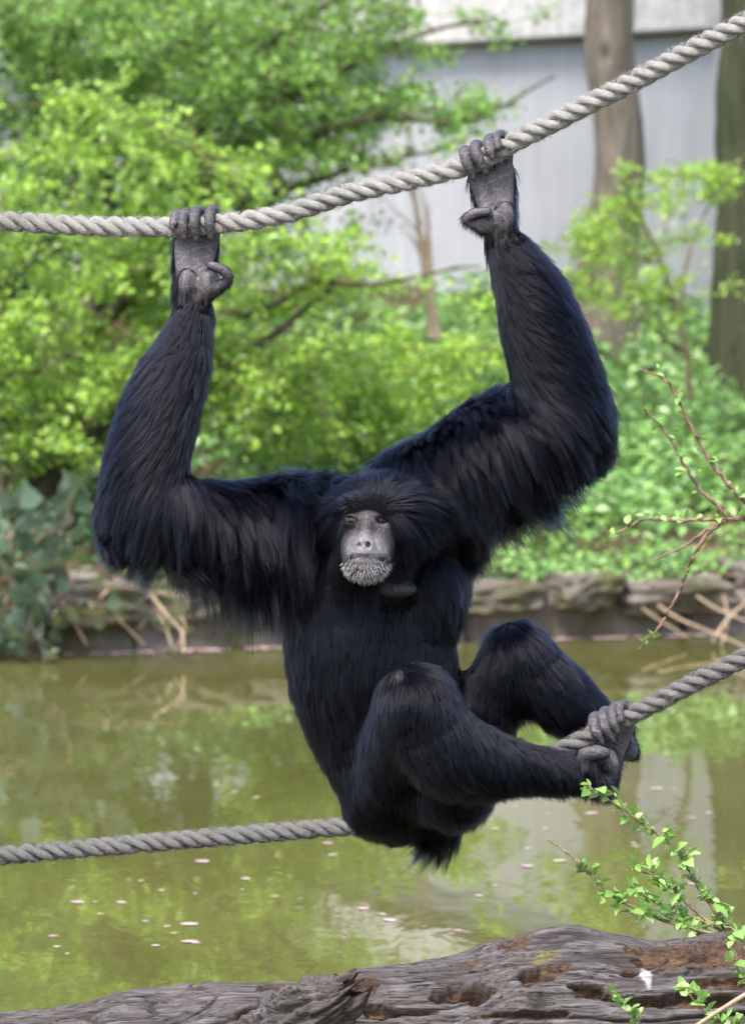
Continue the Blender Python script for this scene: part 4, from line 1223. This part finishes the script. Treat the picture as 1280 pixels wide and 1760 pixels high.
    guide = root[g2][:, None, :] + (Pp[g2] - root[g2][:, None, :]) * np.clip(L / (L[g2] + 1e-9), .6, 1.4)[:, None, None]
    far2 = np.linalg.norm(root - root[g2], axis=1)
    amt = np.clip((L - 0.03) / 0.05, 0, 1) * 0.42 * (far2 < 0.06) * (nrm * nrm[g2]).sum(1).clip(0, 1)
    Pp = Pp + (guide - Pp) * (t ** 1.6) * amt[:, None, None]
    rad = np.linspace(1, 0.18, 6)[None] * rng.uniform(0.00030, 0.00050, n_str)[:, None]
    return hair(name, Pp - org, rad, mat, ape), root

m = Mat('black_fur')
h = m.n('ShaderNodeBsdfHairPrincipled')
h.parametrization = 'COLOR'
hi_ = m.n('ShaderNodeHairInfo')
cc = m.ramp(hi_.outputs['Random'], [(0.0, (0.002, 0.0022, 0.0045)), (0.8, (0.005, 0.0055, 0.011)), (1.0, (0.012, 0.012, 0.018))])
m.l(cc, h.inputs['Color'])
h.inputs['Roughness'].default_value = 0.26
h.inputs['Radial Roughness'].default_value = 0.45
h.inputs['Coat'].default_value = 0.0
h.inputs['IOR'].default_value = 1.29
m.l(h.outputs[0], m.out.inputs['Surface'])
M_fur = m.m
coat(N_FUR, 'fur', M_fur)

# pale bristles round the mouth and on the chin
m = Mat('grey_bristle'); m.bsdf((0.30, 0.285, 0.285), 0.6, None, 0.2); M_bris = m.m
sel = np.where((face > 0.05) & (BV[:, 1] < 8.90) & (BN[:, 1] < 0.3))[0]
wgt = np.where(vy[sel] > 966, 1.0, np.where(vy[sel] > 944, 0.35, 0.0)) * np.where(np.abs(vx[sel] - 630) < 38, 1, np.where((vy[sel] > 966) & (np.abs(vx[sel] - 630) < 46), .5, 0))
pick = rng.choice(sel, 1100, p=wgt / wgt.sum())
root = BV[pick] + rng.normal(0, .0012, (len(pick), 3)) - BN[pick] * .001
L = np.where(vy[pick] > 966, 0.0095 * (1 - .35 * np.clip(np.abs(vx[pick] - 630) / 44, 0, 1)), 0.004) * rng.uniform(.5, 1.2, len(pick))
dx = (vx[pick] - 630) / 45
fdir = np.stack([dx * .8, np.full(len(pick), -.15), np.where(vy[pick] > 962, -.8, .1)], 1) + rng.normal(0, .28, (len(pick), 3)) + BN[pick] * .55
fdir /= np.linalg.norm(fdir, axis=1)[:, None]
t = np.linspace(0, 1, 4)[None, :, None]
pts = root[:, None, :] + L[:, None, None] * (fdir[:, None, :] * t + np.array([0, 0, -.2]) * t ** 2)
o = hair('bristles', pts - org, np.array([.00028, .00026, .0002, .0001]), M_bris, ape)
o['label'] = 'short whitish bristles on lips and chin'

# ================================================================== FOREGROUND LOG
LOG_TOP = [(-400, 1800), (-100, 1760), (0, 1747), (200, 1714), (400, 1692), (560, 1677), (700, 1664), (770, 1655), (820, 1636), (880, 1614), (940, 1606), (1000, 1604), (1040, 1612), (1100, 1617), (1190, 1613), (1280, 1612), (1500, 1625), (1800, 1640)]
LOG_R = [(-400, .115), (0, .13), (560, .15), (800, .165), (960, .195), (1050, .19), (1280, .19), (1800, .17)]
LD = 8.62
nu, nt = 900, 220
lpx = np.linspace(-400, 1800, nu)
tops = np.array(LOG_TOP, float)
ltop = np.interp(lpx, tops[:, 0], tops[:, 1]); ker = np.hanning(41); ker /= ker.sum()
ltop = np.convolve(np.pad(ltop, 20, mode='edge'), ker, 'valid')
lr = np.interp(lpx, [a for a, _ in LOG_R], [b for _, b in LOG_R]); lr = np.convolve(np.pad(lr, 20, mode='edge'), ker, 'valid')
cenx = (lpx - 640) * LD / F_PX
ceny = LD + 0.05 * np.sin(cenx * 1.1)
cenz = CAM_H - (ltop - HORIZON) * LD / F_PX - lr
th = np.concatenate([np.linspace(-0.6, 2.3, 260, endpoint=False), np.linspace(2.3, 2 * np.pi - 0.6, 60, endpoint=False)]); nt = len(th)      # 0 top, 90 towards the camera
TH, CX = np.meshgrid(th, cenx)
RR = np.repeat(lr[:, None], nt, 1)
cs, sn = np.cos(TH), np.sin(TH)
grainp = np.stack([CX * 3.0, cs * RR * 40 + 0.6 * np.sin(CX * 6), sn * RR * 40], -1)
swirl = vnoise(np.stack([CX * 5, cs * 2.2, sn * 2.2], -1), 71) * 1.6
gp2 = grainp + swirl[..., None] * np.array([0, 1.2, 1.2])
g1 = fbm(gp2, 4, 72); ridge = 1 - np.abs(vnoise(gp2 * np.array([.7, .6, .6]), 75)) * 2.0
crack = np.clip((np.abs(vnoise(gp2 * np.array([.55, .9, .9]) + 5, 77)) * -9 + 1), 0, 1)
lump = fbm(np.stack([CX * 6, cs * 1.5, sn * 1.5], -1), 3, 80)
fine = np.clip(1 - np.abs(vnoise(gp2 * np.array([.8, 2.6, 2.6]) + 9, 78)) * 6, 0, 1) * np.clip(vnoise(gp2 * .5, 79) + .5, 0, 1)
crack = np.maximum(crack, fine * .55)
disp = 0.0030 * g1 + 0.002 * ridge - 0.010 * crack + 0.012 * lump
PX = 640 + CX * F_PX / (LD - sn * RR); PZ = cenz[:, None] + cs * RR
PY = HORIZON + (CAM_H - PZ) * F_PX / (LD - sn * RR)
front = (sn > -0.35)
rot = np.zeros_like(disp); deep = np.zeros_like(disp)
edge = 0.35 * fbm(np.stack([CX * 30, cs * RR * 60, sn * RR * 60], -1), 3, 83)
for (hx, hy, w, h, dep, tilt) in [(800, 1702, 66, 20, .045, -.05), (935, 1672, 60, 17, .022, -.28), (1135, 1645, 70, 24, .018, .03), (1235, 1640, 70, 30, .020, 0), (1005, 1697, 32, 9, .03, .1), (1080, 1674, 14, 7, .02, 0),
                                  (1190, 1722, 110, 14, .03, .02), (1060, 1716, 70, 8, .025, .1), (470, 1694, 30, 8, .02, -.1), (632, 1692, 26, 12, .02, 0), (655, 1735, 34, 14, .03, .1), (445, 1744, 45, 12, .02, -.1), (885, 1622, 26, 9, .02, -.1), (700, 1735, 60, 6, .02, 0), (800, 1652, 36, 6, .015, -.2),
                                  (900, 1745, 90, 9, .02, .0), (1250, 1690, 60, 12, .02, 0)]:
    qx = (PX - hx); qy = (PY - hy) - tilt * qx
    q = 1 - np.sqrt((qx / w) ** 2 + (qy / h) ** 2) + edge
    a = np.clip(q * 3.0, 0, 1) * front
    rot = np.maximum(rot, np.clip(q * 4 + .3, 0, 1) * front); deep = np.maximum(deep, a * dep)
disp = disp - deep + rot * 0.006 * fbm(np.stack([CX * 60, cs * RR * 90, sn * RR * 90], -1), 3, 90)
RR2 = RR + disp
V_ = np.stack([CX, ceny[:, None] - sn * RR2, cenz[:, None] + cs * RR2], -1)
moss = np.clip((1 - np.sqrt(((PX - 938) / 30) ** 2 + ((PY - 1640 + .25 * (PX - 938)) / 11) ** 2)) * 2 + 2.6 * edge, 0, 1) * front
moss = np.maximum(moss, 0.8 * np.clip((1 - np.sqrt(((PX - 440) / 34) ** 2 + ((PY - 1750) / 10) ** 2)) * 3 + 2 * edge, 0, 1) * front)
drop = np.clip((1 - np.sqrt(((PX - 1113 - .2 * (PY - 1685)) / 9) ** 2 + ((PY - 1686) / 24) ** 2)) * 2.2 + 3.0 * edge, 0, 1) * front
i = np.arange(nu - 1)[:, None] * nt; j = np.arange(nt)[None, :]; j2 = (j + 1) % nt
LF = np.stack([i + j, i + nt + j, i + nt + j2, i + j2], -1).reshape(-1, 4)[:, ::-1]
m = Mat('weathered_log')
vv = m.coords('Object', (3, 40, 40)); n1 = m.noise(3.0, 6, 0.7, vv, 0.3); n2 = m.noise(7, 4, 0.6, m.coords()); n3 = m.noise(140, 4, 0.7, m.coords('Object', (.25, 1, 1)))
c = m.ramp(n1, [(0.3, (0.024, 0.021, 0.021)), (0.48, (0.080, 0.071, 0.070)), (0.72, (0.22, 0.203, 0.202))])
c = m.mix(m.math('MULTIPLY', n2, 0.55), c, (0.075, 0.056, 0.046))
n4 = m.noise(2.2, 5, 0.6, m.coords('Object', (5, 130, 130)), 0.5)
c = m.mix(m.ramp(n4, [(0.38, (.95, .95, .95)), (0.45, (0, 0, 0))]), c, (0.014, 0.012, 0.012))
rc = m.ramp(n3, [(0.3, (0.03, 0.018, 0.012)), (0.6, (0.10, 0.060, 0.038)), (0.8, (0.19, 0.13, 0.085))])
c = m.mix(m.attr('rotten'), c, rc)
c = m.mix(m.math('MULTIPLY', m.attr('crack'), 0.75), c, (0.025, 0.02, 0.018))
c = m.mix(m.math('MULTIPLY', m.attr('moss'), m.math('MULTIPLY', n3, 1.5), True), c, m.ramp(n3, [(0.35, (0.06, 0.05, 0.015)), (0.65, (0.20, 0.165, 0.05))]))
c = m.mix(m.attr('dropping'), c, (0.38, 0.365, 0.345))
bh = m.math('ADD', n1, m.math('MULTIPLY', n3, 0.6))
m.bsdf(c, 0.86, m.bump(bh, 0.006, 0.9), 0.2)
M_log = m.m
lb = np.array([0.3, LD, 0.0])
logo = thing('fallen_log', 'weathered grey fallen log with rotten brown hollows lying along the shore', 'log', tuple(lb))
link('trunk', mesh('log_trunk', V_.reshape(-1, 3) - lb, LF, M_log, True, {'rotten': rot.ravel(), 'crack': (crack * (1 - rot)).ravel(), 'moss': moss.ravel(), 'dropping': drop.ravel()}), logo)
# broken branch stub in front of it
sp, _ = spline(np.array([[*at(470, 1790, 8.52), .055], [*at(520, 1752, 8.46), .050], [*at(570, 1722, 8.42), .036], [*at(612, 1694, 8.40), .024]]), 70)
t_, s_, u_ = frames(sp[:, :3])
a_ = np.linspace(0, 2 * np.pi, 70, endpoint=False)
cc_, ss_ = np.cos(a_)[None], np.sin(a_)[None]
uu = np.linspace(0, 1, 70)[:, None]
sd_ = fbm(np.stack([uu * 5 + 0 * cc_, cc_ * 5 + 0 * uu, ss_ * 5 + 0 * uu], -1), 4, 95)
end = np.clip((uu - .72) / .28, 0, 1)
rr = sp[:, 3:4] * (1 + .30 * sd_ + .25 * np.abs(np.sin(a_ * 9))[None] * uu) * (1 - .55 * end ** 2 * (0.5 + .5 * vnoise(np.stack([cc_ * 4 + 0 * uu, ss_ * 4 + 0 * uu, 0 * uu + 0 * cc_], -1), 96)))
vv_ = sp[:, None, :3] + rr[..., None] * (cc_[..., None] * s_[:, None] + ss_[..., None] * u_[:, None])
vv_ = vv_ + (t_[:, None, :] * (end * .03 * vnoise(np.stack([cc_ * 5 + 0 * uu, ss_ * 5 + 0 * uu, 0 * uu + 0 * cc_ + 3], -1), 97))[..., None])
i = np.arange(69)[:, None] * 70; j = np.arange(70)[None]; j2 = (j + 1) % 70
sf_ = np.stack([i + j, i + 70 + j, i + 70 + j2, i + j2], -1).reshape(-1, 4)[:, ::-1]
capv = sp[-1, :3] - t_[-1] * .02
vall = np.vstack([vv_.reshape(-1, 3), capv])
capf = np.stack([np.full(70, 70 * 70), 69 * 70 + np.arange(70), 69 * 70 + (np.arange(70) + 1) % 70], 1)[:, ::-1]
zer = np.zeros(len(vall)); rotn = np.append((np.repeat(np.clip((uu - .5) * 1.2, 0, .6), 70, 1)).ravel(), 1)
o = link('broken_stub', mesh('broken_stub', vall - lb, [sf_, capf], M_log, True, {'rotten': rotn * .6, 'crack': np.append((.4 * np.clip(-sd_ - .25, 0, 1)).ravel(), 0), 'moss': zer, 'dropping': zer}), logo)
o['label'] = 'splintered stub of a broken side branch'

# ================================================================== SPRIGS
M_leaf_near = leaf_material('rose_leaf', (0.14, 0.30, 0.05), (0.25, 0.45, 0.09), (0.36, 0.54, 0.15), 0.45, island=False, gloss=0.08)
m = Mat('rose_stem'); m.bsdf(m.ramp(m.noise(50, 3, 0.5, m.coords()), [(0.35, (0.13, 0.085, 0.05)), (0.65, (0.24, 0.20, 0.10))]), 0.6, None, 0.3); M_stem = m.m
m = Mat('red_twig'); m.bsdf(m.ramp(m.noise(60, 3, 0.5, m.coords()), [(0.35, (0.12, 0.06, 0.045)), (0.65, (0.26, 0.15, 0.11))]), 0.6, None, 0.3); M_red = m.m
LM = [leaf_mesh('leaf', 0.026, w, M_leaf_near, 9, 0.10, sh, cu, fo) for w, sh, cu, fo in ((.017, .2, .25, .35), (.019, .0, .45, .25), (.014, .3, .15, .6), (.012, .2, -.2, .9))]
def sprig(name, label, cat, base, lines, thorns=0, leaf_gap=0.03, per=(4, 8), scale=(0.5, 1.1), stemmat=None, jdep=0.02, group=None):
    t = thing(name, label, cat, tuple(base), group)
    base = np.asarray(base)
    for pts, r, bare in lines:
        p, ln_ = spline(np.array([at(*q) for q in pts]), max(16, 6 * len(pts)))
        p = p + 0.0012 * rng.standard_normal(p.shape)
        v, f, e = tube(p - base, np.linspace(r, r * .4, len(p)), 8)
        link('stem', mesh('stem', v, [f, e], stemmat or M_stem), t)
        tt, s2, u2 = frames(p)
        cum = np.concatenate([[0], np.cumsum(np.linalg.norm(np.diff(p, axis=0), axis=1))])
        if thorns:
            th_ = []
            for q in np.arange(0.01, cum[-1], 0.022):
                i_ = int(np.searchsorted(cum, q)); a = rng.uniform(0, 6.28)
                d_ = math.cos(a) * s2[i_] + math.sin(a) * u2[i_]
                th_.append(tube(np.array([p[i_] - base, p[i_] + d_ * .004 - base, p[i_] + d_ * .009 - tt[i_] * .002 - base]), [.0017, .0008, .0001], 5))
            v, f = join(th_); props(link('thorns', mesh('thorns', v, f, stemmat or M_stem), t), kind='stuff')
        q = cum[-1] * bare + 0.003
        while q <= cum[-1]:
            i_ = min(int(np.searchsorted(cum, q)), len(p) - 1)
            a = rng.uniform(0, 6.28)
            side = math.cos(a) * s2[i_] + math.sin(a) * u2[i_] + np.array([0, 0, .35])
            node = p[i_]
            for k in range(rng.integers(*per)):
                o = link('leaf', LM[rng.integers(len(LM))], t, tuple(node + rng.normal(0, .0035, 3) + side * rng.uniform(0, .012) - base))
                o.rotation_euler = (R(rng.uniform(-35, 75)), R(rng.uniform(-50, 50)), R(rng.uniform(0, 360)))
                s = rng.uniform(*scale); o.scale = (s, s, s)
            q += leaf_gap * rng.uniform(.6, 1.4)
    return t
d = 8.74
sprig('rose_sprig', 'leafy wild rose sprig with thorny arching stems above the log', 'shrub', at(1330, 1640, d), [
    (((1330, 1640, d), (1260, 1612, d), (1225, 1560, d), (1188, 1505, d), (1165, 1462, d - .01), (1110, 1420, d - .02), (1060, 1385, d - .03), (1020, 1360, d - .03), (1006, 1350, d - .03)), .0042, .10),
    (((1330, 1640, d), (1250, 1613, d), (1150, 1586, d), (1080, 1556, d), (1042, 1532, d + .01), (1010, 1495, d + .02)), .0046, .32),
    (((1010, 1495, d + .02), (975, 1468, d + .02), (958, 1455, d + .02), (942, 1444, d + .02)), .0026, .97),
    (((1230, 1592, d), (1195, 1568, d), (1150, 1522, d - .02), (1120, 1505, d - .03), (1082, 1491, d - .03)), .0032, .35),
    (((1240, 1600, d), (1195, 1578, d), (1160, 1572, d + .02), (1125, 1552, d + .03), (1090, 1520, d + .03)), .0028, .3),
    (((1270, 1620, d), (1240, 1590, d), (1215, 1585, d)), .0026, .1),
    ], thorns=1, leaf_gap=.017)
sprig('rose_shoot', 'leafy shoots hanging at the right end of the log over its hollow', 'shrub', at(1335, 1700, 8.40), [
    (((1335, 1700, 8.40), (1290, 1640, 8.42), (1262, 1600, 8.44), (1240, 1590, 8.45)), .004, .1),
    (((1335, 1700, 8.40), (1285, 1690, 8.40), (1262, 1650, 8.40)), .003, .1),
    (((1335, 1790, 8.36), (1260, 1770, 8.36), (1215, 1745, 8.36), (1195, 1722, 8.36), (1172, 1700, 8.36)), .003, .15),
    (((1335, 1790, 8.36), (1270, 1765, 8.36), (1230, 1752, 8.36)), .003, .3)], thorns=1, leaf_gap=.02, per=(3, 6))
sprig('low_shoot', 'single small leafy shoot growing up in front of the log', 'shrub', at(1110, 1800, 8.36), [
    (((1110, 1800, 8.36), (1098, 1762, 8.36), (1075, 1735, 8.36), (1048, 1708, 8.36)), .0022, .2)], leaf_gap=.018)
v, f, e = tube(spline(np.array([at(1180, 1775, 8.33), at(1225, 1745, 8.33), at(1285, 1708, 8.33), at(1340, 1680, 8.33)]), 24)[0] - at(1225, 1745, 8.33), np.linspace(.003, .0046, 24), 9, .06)
props(link('dead_stick', mesh('dead_stick', v, [f, e], M_dry), None, tuple(at(1225, 1745, 8.33))), 'bare pale dead stick lying across the right end of the log', 'stick')
d = 10.4
sprig('budding_branch', 'bare reddish branch with small opening buds reaching over the water', 'branch', at(1340, 900, d), [
    (((1340, 905, d), (1280, 862, d), (1228, 805, d), (1192, 742, d), (1167, 690, d), (1142, 652, d), (1103, 635, d)), .0052, .15),
    (((1340, 900, d), (1280, 893, d), (1255, 886, d), (1203, 842, d), (1176, 800, d), (1150, 752, d), (1130, 725, d), (1108, 704, d)), .0050, .12),
    (((1340, 902, d), (1280, 892, d), (1220, 894, d), (1170, 895, d), (1108, 893, d), (1058, 918, d)), .0048, .1),
    (((1250, 893, d), (1217, 915, d), (1190, 960, d), (1165, 1020, d), (1132, 1078, d), (1098, 1116, d)), .0048, .85),
    (((1230, 900, d), (1213, 912, d), (1172, 940, d), (1118, 966, d)), .0036, .8)],
    leaf_gap=.030, per=(2, 5), scale=(.4, .95), stemmat=M_red)

# ================================================================== PETALS
m = Mat('petal'); oi = m.n('ShaderNodeObjectInfo'); m.bsdf(m.ramp(oi.outputs['Random'], [(0, (0.42, 0.24, 0.27)), (.6, (0.5, 0.37, 0.37)), (1, (.4, .34, .2))]), 0.6, None, 0.3); M_pet = m.m
pm = []
for k in range(4):
    a = np.linspace(0, 2 * np.pi, 10, endpoint=False)
    r_ = 0.011 * (1 + .3 * np.cos(a) + .12 * rng.standard_normal(10))
    vs = np.stack([np.cos(a) * r_ * 1.3, np.sin(a) * r_, 0.0004 + 0.0007 * np.abs(np.sin(a))], 1)
    vs = np.vstack([vs, [0, 0, 0.0003]])
    pm.append(mesh('petal', vs, np.stack([np.full(10, 10), np.arange(10), (np.arange(10) + 1) % 10], 1), M_pet))
def on_water(px, py):
    d = CAM_H * F_PX / (py - HORIZON); return at(px, py, d)
spots = [(205, 1552), (280, 1531), (415, 1530), (165, 1551), (335, 1537), (250, 1584), (330, 1590), (290, 1593), (170, 1572), (100, 1628), (115, 1640), (330, 1620), (270, 1626), (335, 1622), (475, 1542), (350, 1482),
         (420, 1511), (625, 1562), (655, 1572), (820, 1540), (850, 1523), (905, 1490), (850, 1425), (940, 1400), (940, 1425), (1020, 1399), (1190, 1407), (1220, 1398), (940, 1382), (885, 1387), (1090, 1450), (1090, 1455),
         (1165, 1551), (960, 1481), (908, 1459), (750, 1475), (668, 1582), (785, 1600), (300, 1605), (135, 1552), (245, 1515), (1130, 1357), (1160, 1357), (1190, 1520), (95, 1610), (405, 1362), (440, 1372), (560, 1450), (575, 1470)]
for (px, py) in spots:
    o = link('petal', pm[rng.integers(4)], None, tuple(on_water(px, py) + np.array([0, 0, .0008])))
    o.rotation_euler = (0, 0, rng.uniform(0, 6.28)); s = rng.choice([.5, .65, .8, 1.1]) * rng.uniform(.8, 1.1); o.scale = (s * 1.2, s * 1.2, s)
    props(o, 'loose pale pink petal floating on the open green water', 'petal', 'petals on the open water')
for k in range(110):
    px = rng.choice([rng.uniform(120, 480), rng.uniform(820, 1280)])
    x = (px - 640) * 17.6 / F_PX; yb = bank_y(x) - rng.uniform(.08, .15)
    o = link('petal', pm[rng.integers(4)], None, (x, yb, .004))
    s = rng.uniform(.8, 1.9); o.scale = (s, s, s); o.rotation_euler = (0, 0, rng.uniform(0, 6.28))
    props(o, 'pink petal drifted against the stone edge of the pond', 'petal', 'petals along the stone edge')
